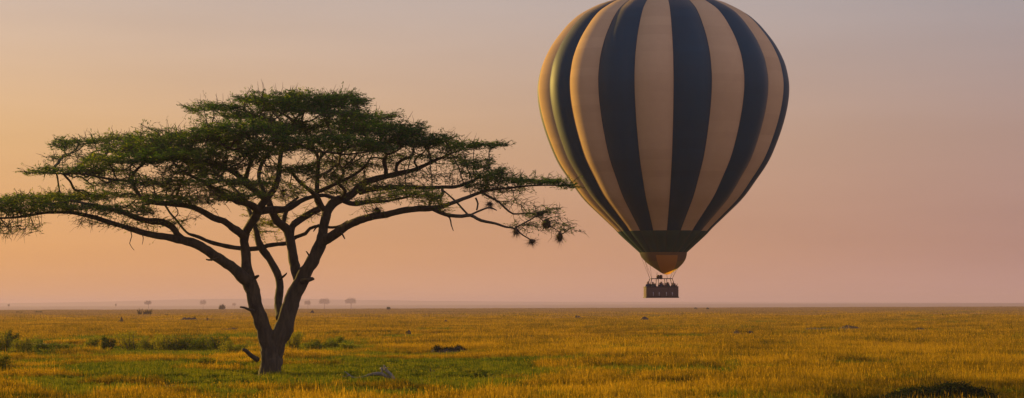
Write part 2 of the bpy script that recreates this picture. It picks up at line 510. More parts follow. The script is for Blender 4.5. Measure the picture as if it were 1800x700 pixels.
tag(grass, 'dry golden and green savanna grass covering the plain', 'grass', kind='stuff')
ng = bpy.data.node_groups.new('scatter', 'GeometryNodeTree')
ng.interface.new_socket('Geometry', in_out='INPUT', socket_type='NodeSocketGeometry')
ng.interface.new_socket('Geometry', in_out='OUTPUT', socket_type='NodeSocketGeometry')
gi = ng.nodes.new('NodeGroupInput'); go = ng.nodes.new('NodeGroupOutput')
ci = ng.nodes.new('GeometryNodeCollectionInfo'); ci.inputs['Collection'].default_value = pc
ci.inputs['Separate Children'].default_value = True; ci.inputs['Reset Children'].default_value = True
mtp = ng.nodes.new('GeometryNodeMeshToPoints')
iop = ng.nodes.new('GeometryNodeInstanceOnPoints'); iop.inputs['Pick Instance'].default_value = True
def nat(name, t):
    n = ng.nodes.new('GeometryNodeInputNamedAttribute'); n.data_type = t; n.inputs['Name'].default_value = name
    return n.outputs['Attribute']
cx = ng.nodes.new('ShaderNodeCombineXYZ')
ng.links.new(nat('rot', 'FLOAT'), cx.inputs['Z'])
ng.links.new(gi.outputs[0], mtp.inputs['Mesh']); ng.links.new(mtp.outputs[0], iop.inputs['Points'])
ng.links.new(ci.outputs[0], iop.inputs['Instance']); ng.links.new(nat('kindex', 'INT'), iop.inputs['Instance Index'])
ng.links.new(cx.outputs[0], iop.inputs['Rotation']); ng.links.new(nat('scl', 'FLOAT'), iop.inputs['Scale'])
ng.links.new(iop.outputs[0], go.inputs[0])
md = grass.modifiers.new('scatter', 'NODES'); md.node_group = ng

# ------------------------------------------------------------------ the umbrella acacia
TY = 103.0
MPP = TY / F      # metres per photograph pixel at the tree
tree_base = at(474, 659, TY); tree_base.z = float(gz(tree_base.x, TY)) - .05
tree = empty('acacia_tree', tree_base, 'broad flat-topped umbrella acacia with forked dark trunk standing in the grass left of the balloon', 'tree')
def local(x, y, d): return at(x, y, TY + d) - tree_base

# traced stems and limbs: (px, py, depth offset, radius px)
LIMBS = [
 [(473, 664, 0, 20), (474, 645, 0, 18.5), (475, 625, 0, 18), (475, 612, 0, 17), (468, 596, -.1, 15), (461, 578, -.2, 13.5), (454, 556, -.3, 12.8), (448.5, 534, -.4, 12), (444, 512, -.4, 12), (439, 497, -.4, 12), (434, 470, -.3, 9.5), (431, 447, -.2, 8.6), (429.5, 425, -.2, 8.3), (430, 410, -.2, 9)],
 [(474, 664, .1, 18), (478, 630, .1, 16), (484, 606, .1, 15), (493, 590, .1, 15.5), (504, 556, .2, 14.5), (516, 522, .3, 13.5), (529, 495, .3, 13.5), (542, 470, .3, 11.5), (553, 450, .3, 10.5), (562, 432, .3, 11), (567, 410, .5, 9.5), (569, 395, .6, 8.8), (575, 372, .9, 9), (589, 355, 1.2, 8.5), (614, 345, 1.4, 8), (629, 331, 1.5, 7.5), (643, 321, 1.6, 7), (669, 313, 1.7, 5.8), (697, 306, 1.8, 5), (725, 300, 1.8, 4.4), (742, 293, 1.8, 4), (762, 283, 1.8, 3.4), (785, 274, 1.6, 2.4)],
 # long left limb
 [(443, 510, -.4, 12), (434, 494, -.6, 11.5), (424, 484, -.9, 11), (411, 471, -1.1, 10), (394, 459, -1.4, 9.6), (377, 449, -1.7, 9.3), (360, 438, -2, 9), (346, 430, -2.1, 9), (328, 424, -2.2, 8.5), (311, 420, -2.4, 7.5), (277, 414, -2.6, 6.3), (245, 407, -2.7, 5.6), (220, 400, -2.7, 5), (189, 390, -2.6, 4.5), (157, 380, -2.4, 4), (126, 374, -2.2, 3.4), (79, 374, -2, 2.8), (31, 382, -1.8, 2.2), (-15, 384, -1.5, 1.5)],
 # upper left limb of that pair
 [(325, 424, -2.2, 7), (312, 412, -2.4, 6.5), (302, 398, -2.6, 6.5), (285, 390, -2.8, 6), (262, 388, -3, 5.5), (240, 383, -3.1, 5), (210, 372, -3.2, 4.2), (170, 362, -3.3, 3), (120, 352, -3.4, 2)],
 # branch left from C
 [(430, 415, -.2, 8), (420, 408, -.6, 7.5), (411, 402, -1, 7.2), (394, 390, -1.6, 6.5), (374, 382, -2.2, 6), (350, 368, -3, 5.5), (325, 361, -3.8, 5), (295, 358, -4.2, 4.5), (268, 356, -4.2, 4.2), (250, 349, -4, 4), (238, 333, -3.6, 3.7), (232, 316, -3.2, 3.5), (236, 303, -3, 3), (248, 292, -3, 2.5)],
 [(233, 318, -3.2, 3), (218, 318, -3, 2.6), (200, 316, -2.8, 2.4), (173, 311, -2.4, 2.2), (148, 306, -2, 2), (94, 305, -1.6, 1.2)],
 # C right / up
 [(430, 412, -.2, 8.5), (440, 396, -.3, 8), (449, 382, -.3, 8), (455, 370, -.3, 8.5), (466, 352, -.3, 7.5), (477, 338, -.2, 7), (486, 322, 0, 6), (490, 303, .2, 5), (492, 280, .4, 4.2), (498, 255, .4, 3.6), (508, 230, .3, 3), (520, 208, .2, 2.5), (535, 195, 0, 2)],
 [(455, 372, -.3, 8), (444, 362, -.8, 7.5), (430, 357, -1.4, 6.5), (414, 353, -2.2, 5.5), (396, 344, -3, 4.5), (375, 330, -3.8, 3.8), (350, 316, -4.4, 3), (320, 300, -4.8, 2.3)],
 [(466, 350, -.3, 6.5), (452, 338, -.9, 6), (438, 328, -1.5, 5.5), (424, 313, -2.2, 5), (405, 300, -3, 4.5), (380, 292, -3.4, 3.8), (350, 286, -3.6, 3), (300, 276, -3.4, 2.2)],
 [(430, 318, -2, 4.5), (436, 298, -2.2, 4.3), (440, 280, -2.4, 4), (425, 267, -2.8, 3.6), (405, 262, -3.2, 3), (385, 250, -3, 2.2)],
 [(440, 280, -2.4, 3.2), (452, 262, -2.6, 2.8), (448, 245, -2.8, 2.2), (455, 232, -3, 1.6)],
 # C to right crossing bough
 [(452, 374, -.3, 7), (470, 369, .2, 7.5), (488, 369, .6, 7), (506, 367, .9, 6), (528, 354, 1.1, 4.5), (546, 347, 1.2, 4), (571, 344, 1.3, 3.6), (594, 351, 1.3, 3.6)],
 [(500, 366, .8, 3.6), (512, 356, 1.3, 3.2), (524, 347, 1.8, 2.4)],
 # middle stem
 [(492, 560, .4, 8), (490, 543, .8, 8), (489, 525, 1.1, 8.3), (492, 505, 1.3, 8), (490, 488, 1.4, 7.6), (483, 471, 1.4, 7.6), (473, 455, 1.4, 7.2), (463, 441, 1.4, 8), (456, 428, 1.4, 7), (451, 408, 1.6, 5.5), (446, 394, 1.8, 4.6), (440, 375, 2.2, 4), (428, 350, 2.8, 3.4), (410, 330, 3.4, 2.8), (385, 310, 4, 2)],
 [(458, 436, 1.3, 5), (440, 438, 1.3, 4.8), (424, 437, 1.3, 4.6), (397, 433, 1.2, 4.4), (369, 426, 1, 4), (349, 417, .9, 3.5), (333, 412, .9, 2.6)],
 [(460, 436, 1.5, 4.8), (470, 431, 1.6, 4.5), (489, 428.5, 1.7, 4.2), (505, 427, 1.7, 4), (520, 417, 1.6, 3.8), (537, 411, 1.5, 3.8), (545, 402, 1.4, 3.4), (563, 397, 1.3, 3), (580, 400, 1.2, 2.6), (597, 397, .9, 2.2), (611, 389, .5, 2)],
 # S1 stem from right trunk
 [(527, 500, .6, 10), (521, 480, .9, 10), (517, 460, 1.1, 9.8), (513, 437, 1.2, 9.5), (509, 415, 1.3, 9), (506, 403, 1.3, 9), (496, 396, 1.3, 8), (487, 388, 1.2, 7.5), (479, 374, 1.1, 7), (472, 355, 1, 6), (462, 335, 1.4, 5), (455, 310, 2, 4.2), (462, 285, 2.8, 3.6), (478, 262, 3.4, 3), (490, 240, 3.6, 2.4)],
 [(510, 412, 1.3, 8), (514, 398, 1.6, 7), (528, 386, 2, 6.8), (546, 374, 2.3, 6.5), (562, 366, 2.6, 6.5), (556, 352, 2.7, 4.8), (557, 330, 2.8, 4.5), (558.5, 303, 2.9, 4.2), (560, 278, 3, 3.8), (552, 265, 3, 3.4), (543, 257, 3, 3), (538, 234, 2.8, 2.4), (530, 212, 2, 2)],
 [(497, 396, 1.4, 5), (500, 380, 1.8, 5), (504, 372, 2, 4)],
 [(560, 280, 3, 3), (570, 270, 3.3, 2.8), (590, 255, 3.6, 2.3), (610, 240, 3.8, 1.8)],
 [(556, 338, 2.8, 4), (571, 332, 2.6, 3.8), (599, 319, 2.4, 3.4), (618, 310, 2.4, 3), (637, 297, 2.6, 2.6), (650, 280, 3, 2)],
 # U to the upper-left joins
 [(575, 374, .9, 6), (566, 362, .8, 5.5), (560, 350, .6, 5), (545, 335, 0, 4), (525, 318, -.8, 3.4), (510, 300, -1.4, 2.8)],
 # right main limb E
 [(560, 438, .3, 9), (566, 427, .2, 10), (575, 420, 0, 9.8), (588, 411, -.2, 9), (609, 397, -.6, 8.2), (626, 388, -.9, 7.8), (651, 381, -1.2, 7.2), (680, 377, -1.5, 6.8), (709, 370, -1.7, 6.2), (737, 367, -1.8, 5.8), (762, 366, -1.8, 5.4), (792, 358, -1.7, 3.8), (821, 347, -1.5, 3.5), (846, 338, -1.2, 3.2), (868, 333, -1, 2.6), (900, 330, -.6, 2), (940, 326, -.4, 1.6), (985, 326, -.2, 1.1)],
 [(758, 366, -1.8, 4.4), (775, 374, -2, 3.8), (792, 379, -2.1, 3.6), (812, 380, -2.1, 3.4), (827, 378, -2, 3.3), (846, 388, -2, 2.9), (871, 393, -1.9, 2.4), (890, 399, -1.8, 2), (905, 402, -1.7, 1.6), (918, 413, -1.6, 1.3), (930, 420, -1.5, 1.1), (938, 424, -1.5, .9)],
 [(780, 336, -.2, 1.6), (797, 350, -.8, 1.7), (808, 362, -1.3, 1.8), (821, 376, -2, 2)],
 [(827, 378, -2, 2), (845, 370, -1.6, 1.9), (860, 365, -1.3, 1.8), (873, 370, -1, 1)],
 [(838, 369, -1.7, 1.7), (840, 358, -1.4, 1.7), (836, 348, -1.3, 1.7)],
 [(846, 338, -1.2, 2.6), (862, 347, -1, 2.3), (877, 355, -.8, 2), (888, 366, -.7, 1.9), (902, 376, -.6, 1.8), (920, 375, -.5, 1.5), (937, 375, -.4, 1.3), (955, 372, -.2, 1)],
 [(905, 401, -1.7, 1.6), (920, 393, -1.4, 1.5), (933, 386, -1, 1.3), (945, 380, -.8, 1.2), (958, 392, -.6, 1), (975, 402, -.4, .9), (988, 412, -.3, .8)],
 # second right bough
 [(632, 338, 1.5, 5.5), (646, 334, 1.3, 5), (680, 330, .9, 4.6), (717, 329, .6, 4.3), (751, 330, .3, 4), (777, 329, 0, 3.8), (800, 328, -.3, 3.3), (824, 321, -.5, 2.8), (845, 312, -.5, 2.2), (870, 306, -.4, 1.5)],
 [(777, 330, 0, 3), (778, 342, -.5, 2.8), (768, 349, -1, 2.8), (757, 353, -1.4, 2.8), (755, 363, -1.8, 2.8)],
 [(604, 352, 1.3, 5.5), (615, 357, .9, 5.2), (632, 357.5, .5, 4.8), (651, 354, 0, 4), (668, 355, -.6, 3), (690, 352, -1.4, 2.4), (720, 346, -2.2, 1.8)],
 # risers from U
 [(678, 311, 1.7, 4.5), (678, 298, 1.6, 4), (674, 284, 1.4, 3.6), (679, 272, 1.2, 3.2), (670, 262, 1, 2.6), (658, 256, .8, 2), (645, 245, .6, 1.5)],
 [(678, 273, 1.2, 2.4), (692, 268, .8, 2), (703, 262, .5, 1.5)],
 [(697, 304, 1.8, 3.6), (697, 292, 2, 3.3), (706, 282, 2.1, 3), (720, 276, 2.2, 2.6), (728, 266, 2.3, 2), (724, 254, 2.3, 1.5)],
 [(735, 296, 1.8, 2.4), (728, 284, 1.2, 2), (738, 272, .8, 1.6)],
 [(757, 285, 1.8, 2.4), (756, 272, 1.5, 2), (748, 262, 1.2, 1.4)],
 [(600, 350, 1.3, 4), (606, 335, .4, 3.6), (596, 322, -.6, 3.2), (604, 305, -1.6, 2.8), (596, 288, -2.6, 2.4), (600, 268, -3.4, 2)],
 # low left inner branch with snags
 [(340, 366, -3.2, 2.8), (328, 352, -3, 3), (310, 345, -2.8, 2.8), (300, 350, -2.6, 2.4), (292, 345, -2.5, 1.6)],
 [(310, 344, -2.8, 2.4), (316, 328, -2.9, 2), (322, 312, -3, 1.6), (326, 300, -3, 1.2)],
]
STUBS = [
 [(452, 632, -.5, 5.5), (440, 624, -.9, 4.2), (433, 617, -1.1, 3.6), (426, 614, -1.2, 2.4)],
 [(446, 547, -.6, 3.6), (437, 544, -.9, 2.8), (430, 541, -1, 2.4), (422, 540, -1.1, 1.8)],
 [(531, 495, 0, 6), (540, 493, -.2, 5), (549, 490, -.3, 3.8), (551, 492, -.3, 2.2)],
 [(449, 488, -.5, 4), (453, 486, -.6, 3), (455, 485, -.7, 1.5)], [(384, 452, -1.8, 3), (372, 457, -2, 2), (362, 456, -2.1, 1.2)],
 [(492, 490, 1.2, 3), (500, 484, 1.1, 2), (504, 480, 1, 1.2)], [(545, 452, .2, 2), (540, 444, 0, 1.4), (538, 442, 0, 1)],
 [(596, 403, -.4, 2), (602, 412, -.6, 1.8), (606, 420, -.7, 1.2)], [(778, 376, -2, 1.8), (790, 383, -2.1, 1.6), (793, 395, -2.2, 1.2), (797, 406, -2.3, .7)],
 [(228, 402, -2.7, 1.2), (232, 415, -2.8, .9), (228, 428, -2.8, .7), (236, 440, -2.9, .4)], [(248, 408, -2.7, 1.2), (252, 418, -2.7, .8), (250, 430, -2.8, .4)],
 [(560, 395, .6, 2), (554, 402, .4, 1.4), (551, 407, .3, .9)],
]
tb = Tubes()
nodes, nrad, parent = [], [], []
for li, path in enumerate(LIMBS + STUBS):
    P = [local(x, y, d) for x, y, d, r in path]; RR = [r * MPP * (.9 if r < 10 else .95) for *_, r in path]
    pts, rr = catmull(P, RR, .16)
    jit = []
    for i, p in enumerate(pts):
        r = rr[i]
        if 0 < i < len(pts) - 1:
            amp = min(.05, .012 + r * .12)
            off = noise.noise_vector(Vector((i * .22, li * 7.3, 0))) * amp
            p = p + off
        jit.append(p)
    k = 22 if rr[0] > .3 else (12 if rr[0] > .12 else 8)
    tb.tube(jit, rr, k, rough=.22 if rr[0] > .12 else .15, seed=li, flute=.15 if li < 2 else .04)
    if li < len(LIMBS):
        for i, (p, r) in enumerate(zip(jit, rr)):
            if r < .17 and (p.z > 4.6):
                nodes.append(tuple(p)); nrad.append(r); parent.append(-1)
# root flare
for a in range(7):
    th = a * 2 * math.pi / 7 + .3
    dv = Vector((math.cos(th), math.sin(th), 0))
    tb.tube([dv * .20 + Vector((0, 0, 1.3)), dv * .29 + Vector((0, 0, .6)), dv * .36 + Vector((0, 0, .12)), dv * .5 + Vector((0, 0, -.1))], [.10, .12, .13, .08], 8, .25, a)
trunk = link_mesh('trunk', tb.mesh('trunk'), M['bark'], tree)

# canopy pads: px centre, px half sizes, depth offset, depth half size (m), density, leafiness, yellowness
PADS = [
 (545, 180, 108, 19, 0, 3.0, 1.3, 1.25, .1), (600, 177, 48, 13, 1.5, 2, 1, 1, .1), (470, 176, 60, 14, -1.5, 2.4, 1.2, 1.1, .15), (382, 189, 64, 9, 0, 2, 1, 1.1, .25), (505, 192, 60, 12, -2, 2, 1, 1.3, 0),
 (430, 228, 92, 17, -4, 2.6, 1.2, 1.3, .3), (385, 242, 55, 18, -2.5, 2, 1, 1.3, .5), (505, 225, 60, 14, 2.5, 2.6, 1, 1.1, .1), (300, 244, 78, 17, -2.6, 2.6, 1.1, 1, .5), (235, 262, 62, 14, 0, 2.5, 1.1, 1, .45),
 (330, 272, 75, 17, -4.6, 2, 1.3, 1.5, .25), (255, 280, 60, 14, -3.5, 2, 1.1, 1.4, .35), (185, 282, 45, 10, -3, 1.8, 1, 1.2, .6), (150, 249, 62, 7, 2.5, 1.8, 1, 1, .4), (210, 244, 50, 8, 3.5, 2, .9, .9, .3), (112, 258, 26, 5, 2.5, 1.2, 1, 1, .4),
 (612, 214, 66, 14, 3.5, 2.8, 1, .9, .05), (675, 228, 76, 16, 0, 2.8, 1.2, 1.2, 0), (738, 246, 62, 13, -.5, 2.4, 1.3, 1.5, 0), (795, 257, 55, 10, 1, 1.8, 1.2, 1.4, 0), (858, 256, 42, 6, 1, 1.2, 1.1, 1.2, .1), (700, 252, 60, 10, 2.5, 2, 1, 1, 0), (660, 205, 50, 8, 5, 2, .8, .8, 0),
 (600, 248, 62, 16, -4, 2.5, 1, 1.2, .05), (540, 258, 50, 14, 2, 2, .9, .9, .1), (470, 268, 50, 14, -5, 2, 1, 1.1, .2), (515, 300, 50, 12, -3.4, 1.8, .9, 1.1, .15), (610, 285, 50, 14, 3.6, 2, .7, .7, .2), (575, 310, 40, 10, -2, 1.5, .6, .7, .3),
 (400, 290, 60, 12, -3.6, 2, 1, 1, .3), (340, 300, 70, 10, -4, 2, 1, 1, .35), (440, 322, 52, 10, -5.6, 1.5, .9, 1.1, .35), (300, 262, 60, 14, 4, 3, .7, .8, .3), (420, 255, 60, 14, 5, 3, .7, .8, .2), (560, 230, 60, 12, 6, 2.5, .7, .8, .1),
 (115, 299, 56, 7, -1.2, 1.8, 1.1, 1.1, .35), (66, 305, 26, 5, -1.2, 1, 1, 1, .35), (150, 303, 40, 6, -1.6, 1.5, .9, 1, .3), (200, 300, 50, 8, 3, 2, .6, .6, .3),
 (65, 350, 66, 11, -2, 2.4, 1.1, 1.1, .55), (0, 358, 40, 12, -1.8, 2, 1.1, 1.2, .6), (135, 347, 60, 10, 1, 2, 1, .9, .6), (115, 366, 62, 9, -3.2, 1.5, 1.2, 1.5, .6), (30, 372, 50, 8, -1.4, 2, 1, 1.1, .4), (190, 343, 50, 9, 3, 2, .9, .8, .4), (228, 372, 48, 12, -3.6, 1.6, 1.1, 1.3, .25), (185, 365, 45, 9, -3.4, 1.6, 1, 1.2, .4),
 (300, 352, 42, 8, -4.8, 1.4, .9, 1.1, .4), (345, 334, 60, 8, -3.4, 1.6, .7, .8, .6), (395, 350, 42, 8, -4.5, 1.4, .9, 1.2, .4), (300, 322, 55, 8, -1, 2, .5, .5, .6), (290, 388, 60, 6, -2.5, 1, .6, .7, .6), (215, 395, 50, 7, -2.8, 1, .6, .5, .4), (160, 390, 30, 8, -2.5, .8, .6, .4, .3),
 (828, 288, 42, 10, 0, 1.5, 1, 1, .1), (862, 306, 42, 12, -.8, 1.8, 1.3, 1.4, 0), (905, 318, 46, 9, 0, 1.6, 1.1, 1.2, .05), (960, 320, 44, 7, 0, 1.4, 1.1, 1.2, .1), (992, 329, 17, 6, 0, .7, 1, 1.1, .1), (845, 326, 40, 9, -.6, 1.4, 1, 1.1, .1), (880, 336, 50, 8, 0, 1.2, .7, .6, .1),
 (715, 340, 58, 8, -3, 1.4, .8, .9, 1), (690, 325, 60, 9, 0, 1.6, .6, .6, .5), (748, 350, 34, 7, -2.8, 1.2, .8, .9, 1), (655, 352, 40, 6, -2, 1.2, .7, .8, .9), (640, 325, 40, 9, 2.5, 1.5, .5, .6, .5), (730, 310, 60, 6, 2, 1.5, .4, .4, .2),
 (270, 320, 60, 12, -4.5, 1.6, .8, .8, .4), (210, 325, 40, 10, -3, 1.5, .7, .7, .4), (380, 318, 60, 10, -5.5, 1.5, .8, .9, .4), (430, 345, 50, 8, -5.8, 1.4, .8, 1, .4),
 (340, 355, 50, 8, -5, 1.4, .7, .9, .4), (260, 345, 50, 7, 2, 1.8, .6, .7, .5), (480, 322, 40, 10, 4.5, 1.6, .6, .8, .3), (560, 292, 50, 12, 5, 1.8, .7, .8, .2), (610, 318, 46, 10, 4, 1.6, .7, .8, .3),
 (660, 290, 50, 10, 3.5, 1.6, .6, .7, .2), (640, 262, 60, 12, -3, 2, .9, 1, .1), (700, 275, 40, 8, 3, 1.6, .6, .7, .1), (520, 335, 36, 8, -3, 1.4, .6, .8, .5), (590, 338, 40, 7, 3.6, 1.4, .5, .7, .6), (130, 275, 50, 8, 0, 2, .6, .6, .4),
 (480, 245, 60, 12, -5.5, 2, 1, 1.2, .1), (440, 205, 60, 8, 2, 2.4, .8, .9, .2), (590, 200, 60, 8, -3, 2.2, .9, 1, .0), (770, 275, 50, 7, 2, 1.5, .6, .7, .1),
 (950, 376, 46, 14, -.3, 1.0, 1, .45, 0), (985, 400, 32, 16, -.3, .8, 1, .36, 0), (1002, 328, 14, 6, 0, .6, 1.2, 1.2, .1), (920, 396, 34, 10, -1.3, .8, .8, .25, 0), (905, 355, 40, 10, 0, 1, .5, .25, 0),
 (30, 398, 50, 14, -1.5, 1.6, .8, .22, .3), (5, 410, 22, 10, -1.5, 1, .7, .15, .2),
 (470, 396, 26, 12, 2.6, 1.5, .9, 1, 1), (455, 415, 14, 10, 2.4, 1, .7, 1, 1), (500, 345, 30, 9, 2.4, 1.4, .6, .7, .8), (540, 378, 26, 4, 2.6, 1, .5, .6, .8),
]
att, apad = [], []
for pi, (cx_, cy_, rx, ry, d, rd, dens, leafy, yel) in enumerate(PADS):
    n = int(rx * MPP * ry * MPP * rd * 4.19 * 20 * dens) + int(60 * rx / 40)
    for _ in range(n):
        while True:
            a, b_, c_ = (random.uniform(-1, 1) for _ in range(3))
            rr = a * a + b_ * b_ + c_ * c_
            if rr < 1 and random.random() < .35 + .65 * rr: break
        # flat-topped: squash downward part, feathered rim
        yy = cy_ - b_ * ry * (1 if b_ > 0 else .8)
        wv = noise.noise(Vector((a * 2.2 + pi * 3, c_ * 2.2, pi))) * ry * .5
        att.append(tuple(local(cx_ + a * rx, yy + wv, d + c_ * rd))); apad.append(pi)
att = np.array(att); apad = np.array(apad)
ntr = len(nodes)
nodes = np.array(nodes); npad = np.full(len(nodes), -1)
parent = list(parent)
# colonise
D = np.full(len(att), 1e9); NI = np.zeros(len(att), int)
def update(new_idx, alive):
    pts = nodes[new_idx]
    al = np.where(alive)[0]
    for s in range(0, len(al), 2000):
        a = al[s:s + 2000]
        dd = np.linalg.norm(att[a][:, None, :] - pts[None, :, :], axis=2)
        j = dd.argmin(1); m = dd[np.arange(len(a)), j]
        b_ = m < D[a]
        D[a[b_]] = m[b_]; NI[a[b_]] = np.asarray(new_idx)[j[b_]]
alive = np.ones(len(att), bool)
update(np.arange(len(nodes)), alive)
STEP, KILL, INF = .16, .165, 4.0
alive &= D > KILL
for it in range(140):
    al = np.where(alive & (D < INF))[0]
    if len(al) < 5: break
    tgt = NI[al]
    dirs = att[al] - nodes[tgt]; dirs /= np.linalg.norm(dirs, axis=1)[:, None] + 1e-9
    uniq, inv = np.unique(tgt, return_inverse=True)
    acc = np.zeros((len(uniq), 3)); np.add.at(acc, inv, dirs)
    L = np.linalg.norm(acc, axis=1)[:, None]
    acc = acc / (L + 1e-9) + rng.normal(0, .28, acc.shape)
    acc /= np.linalg.norm(acc, axis=1)[:, None] + 1e-9
    new = nodes[uniq] + acc * STEP
    pads = np.zeros(len(uniq), int); pads[inv] = apad[al]
    i0 = len(nodes)
    nodes = np.concatenate([nodes, new]); npad = np.concatenate([npad, pads])
    parent += list(uniq)
    update(np.arange(i0, len(nodes)), alive)
    alive &= D > KILL
parent = np.array(parent)
nn = len(nodes)
kids = [[] for _ in range(nn)]
for i in range(ntr, nn): kids[parent[i]].append(i)
r_ = np.zeros(nn)
EXP = 2.35
for i in range(nn - 1, ntr - 1, -1):
    if not kids[i]: r_[i] = .0105
    else: r_[i] = sum(r_[k] ** EXP for k in kids[i]) ** (1 / EXP)
r_[ntr:] = np.minimum(r_[ntr:], .085)
# straighten a little: smooth colonised nodes
for _ in range(2):
    nw = nodes.copy()
    for i in range(ntr, nn):
        if kids[i]:
            nw[i] = nodes[i] * .5 + nodes[parent[i]] * .25 + nodes[kids[i][0]] * .25
    nodes = nw
br = Tubes()
started = []
for i in range(ntr, nn):
    p = parent[i]
    main = p >= ntr and max(kids[p], key=lambda k: r_[k]) == i
    if main: continue
    chain = [p, i]; c = i
    while kids[c]:
        c = max(kids[c], key=lambda k: r_[k]); chain.append(c)
    rad = [min(nrad[p], r_[i] * 1.15) if p < ntr else min(r_[p], r_[i] * 1.1)] + [r_[k] for k in chain[1:]]
    br.tube([nodes[k] for k in chain], rad, 5 if rad[1] > .02 else 3, cap=False)
# bare spiky twigs past the foliage
tips = [i for i in range(ntr, nn) if not kids[i]]
for i in tips:
    pd = PADS[npad[i]]
    if random.random() < .55:
        base = Vector(nodes[i]); d0 = (base - Vector(nodes[parent[i]])).normalized()
        out_ = Vector((base.x, base.y, 0)).normalized() * .4
        up = .45 if pd[7] > .4 else -.55
        for s in range(random.choice((1, 1, 2))):
            dv = (d0 + out_ + Vector((random.gauss(0, .5), random.gauss(0, .5), random.gauss(up, .35)))).normalized()
            L = random.uniform(.2, .6) * (1.25 if pd[7] < .4 else 1)
            kink = Vector((random.gauss(0, .05), random.gauss(0, .05), random.gauss(0, .05)))
            br.tube([base, base + dv * L * .5 + kink, base + dv * L], [.013, .010, .004], 3, cap=False)

cen, tint, yl, alo = [], [], [], []
for i in range(ntr, nn):
    if r_[i] > .034: continue
    pd = PADS[npad[i]]
    pd = pd[:7] + (pd[7] * (.5 if pd[6] <= .7 else 1.0),) + pd[8:]
    c = nodes[i]
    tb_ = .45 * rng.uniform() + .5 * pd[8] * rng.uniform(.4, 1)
    n = rng.poisson(4.5 * pd[7])
    if n:
        cen.append(rng.normal(size=(n, 3)) * (.12, .12, .045) + c + (0, 0, .02)); tint.append(np.clip(tb_ + rng.uniform(-.12, .12, n), 0, 1))
        od = np.array([c[0], c[1] * .6, 0]); od /= np.linalg.norm(od) + 1e-6; alo.append(np.tile(od, (n, 1)))
    # side sprays: a thin twig with leaflets along it
    for s_ in range(1 if random.random() < .6 else 2):
        o_ = np.array([c[0], c[1] * .6, 0]); o_ /= np.linalg.norm(o_) + 1e-6
        dv = rng.normal(size=3) * (1, 1, .26) + o_ * .55 + (0, 0, .12 if pd[7] > .4 else -.3); dv /= np.linalg.norm(dv)
        L = rng.uniform(.22, .62)
        bend = rng.normal(size=3) * .05
        ptsx = [Vector(c), Vector(c + dv * L * .5 + bend), Vector(c + dv * L)]
        if random.random() < .75: br.tube(ptsx, [.0085, .006, .003], 3, cap=False)
        n = rng.poisson(8.5 * pd[7])
        if n:
            t_ = rng.uniform(.05, 1.05, (n, 1))
            cen.append(c + dv * L * t_ + bend * (1 - np.abs(2 * t_ - 1)) + rng.normal(size=(n, 3)) * (.045, .045, .025))
            tint.append(np.clip(tb_ + rng.uniform(-.15, .15, n), 0, 1)); alo.append(np.tile(dv, (n, 1)))
twigs = link_mesh('branches', br.mesh('branches'), M['twig'], tree)
cen = np.concatenate(cen); tint = np.concatenate(tint)
open('/tmp/info.txt','w').write(str((nn,len(tips),len(cen),len(PX))))
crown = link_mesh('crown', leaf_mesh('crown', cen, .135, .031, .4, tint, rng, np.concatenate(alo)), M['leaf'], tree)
print('TREE nodes', nn, 'tips', len(tips), 'leaves', len(cen), 'grass inst', len(PX))

# ------------------------------------------------------------------ weaver nests hanging in the acacia
def nest(x, y, d, w, h, label):
    loc = at(x, y, TY + d)
    V = []; Q = []; T = []
    nu, nv = 14, 10
    w *= .58; h *= .72; sz = Vector((w * MPP / 2, w * MPP / 2, h * MPP / 2))
    for j in range(nv + 1):
        ph = math.pi * j / nv
        for i in range(nu):
            th = 2 * math.pi * i / nu
            k = math.sin(ph) * (1 + .35 * (j / nv) * (1 - j / nv) * 4 * .5)
            p = Vector((math.cos(th) * k, math.sin(th) * k, math.cos(ph)))
            p *= 1 + .5 * noise.noise(p * 2.0 + Vector((x, y, 0))) + .25 * noise.noise(p * 6 + Vector((x, y, 0)))
            V.append(Vector((p.x * sz.x, p.y * sz.y, p.z * sz.z)))
    for j in range(nv):
        for i in range(nu):
            i2 = (i + 1) % nu
            Q.append((j * nu + i, (j + 1) * nu + i, (j + 1) * nu + i2, j * nu + i2))
    V = [tuple(v) for v in V]
    # loose straws sticking out
    n0 = len(V); r = np.random.default_rng(int(x))
    for s in range(260):
        dv = Vector(r.normal(size=3)).normalized(); dv.z -= .5; dv.normalize()
        b0 = Vector((dv.x * sz.x, dv.y * sz.y, dv.z * sz.z)) * .9
        sd_ = dv.cross(Vector(r.normal(size=3))).normalized() * .006
        e = b0 + (dv + Vector(r.normal(size=3)) * .3) * float(r.uniform(.08, .34))
        k = len(V); V += [tuple(b0 - sd_), tuple(b0 + sd_), tuple(e)]; T.append((k, k + 1, k + 2))
    o = link_mesh('bird_nest', np_mesh('bird_nest', V, Q, T, True), M['nest'])
    o.location = loc
    tag(o, label, 'nest', 'weaver nests hanging in the acacia')
nest(907, 406, -1.7, 13, 15, 'shaggy straw nest, leftmost of the cluster at the drooping right tip of the acacia')
nest(935, 424, -1.5, 15, 10, 'small frayed nest hanging lowest at the drooping right tip of the acacia')
nest(961, 393, -.6, 22, 22, 'biggest dark shaggy nest in the middle of the drooping right tip of the acacia')
nest(949, 376, -.3, 17, 11, 'rounded nest topmost of the cluster at the drooping right tip of the acacia')
nest(984, 416, -.3, 15, 21, 'tall ragged brown nest hanging farthest right, closest to the balloon')
nest(497, 337, .5, 7, 11, 'small oval nest hanging under the centre of the acacia crown beside the forked limbs')
nest(586, 306, 1.4, 11, 12, 'round nest hanging inside the crown just right of the middle upright limb')
nest(751, 340, -1, 12, 9, 'round nest among yellow-green leaves above the long right limb of the acacia')
nest(663, 369, -1.2, 14, 9, 'squat nest of sticks sitting on top of the long right limb of the acacia')
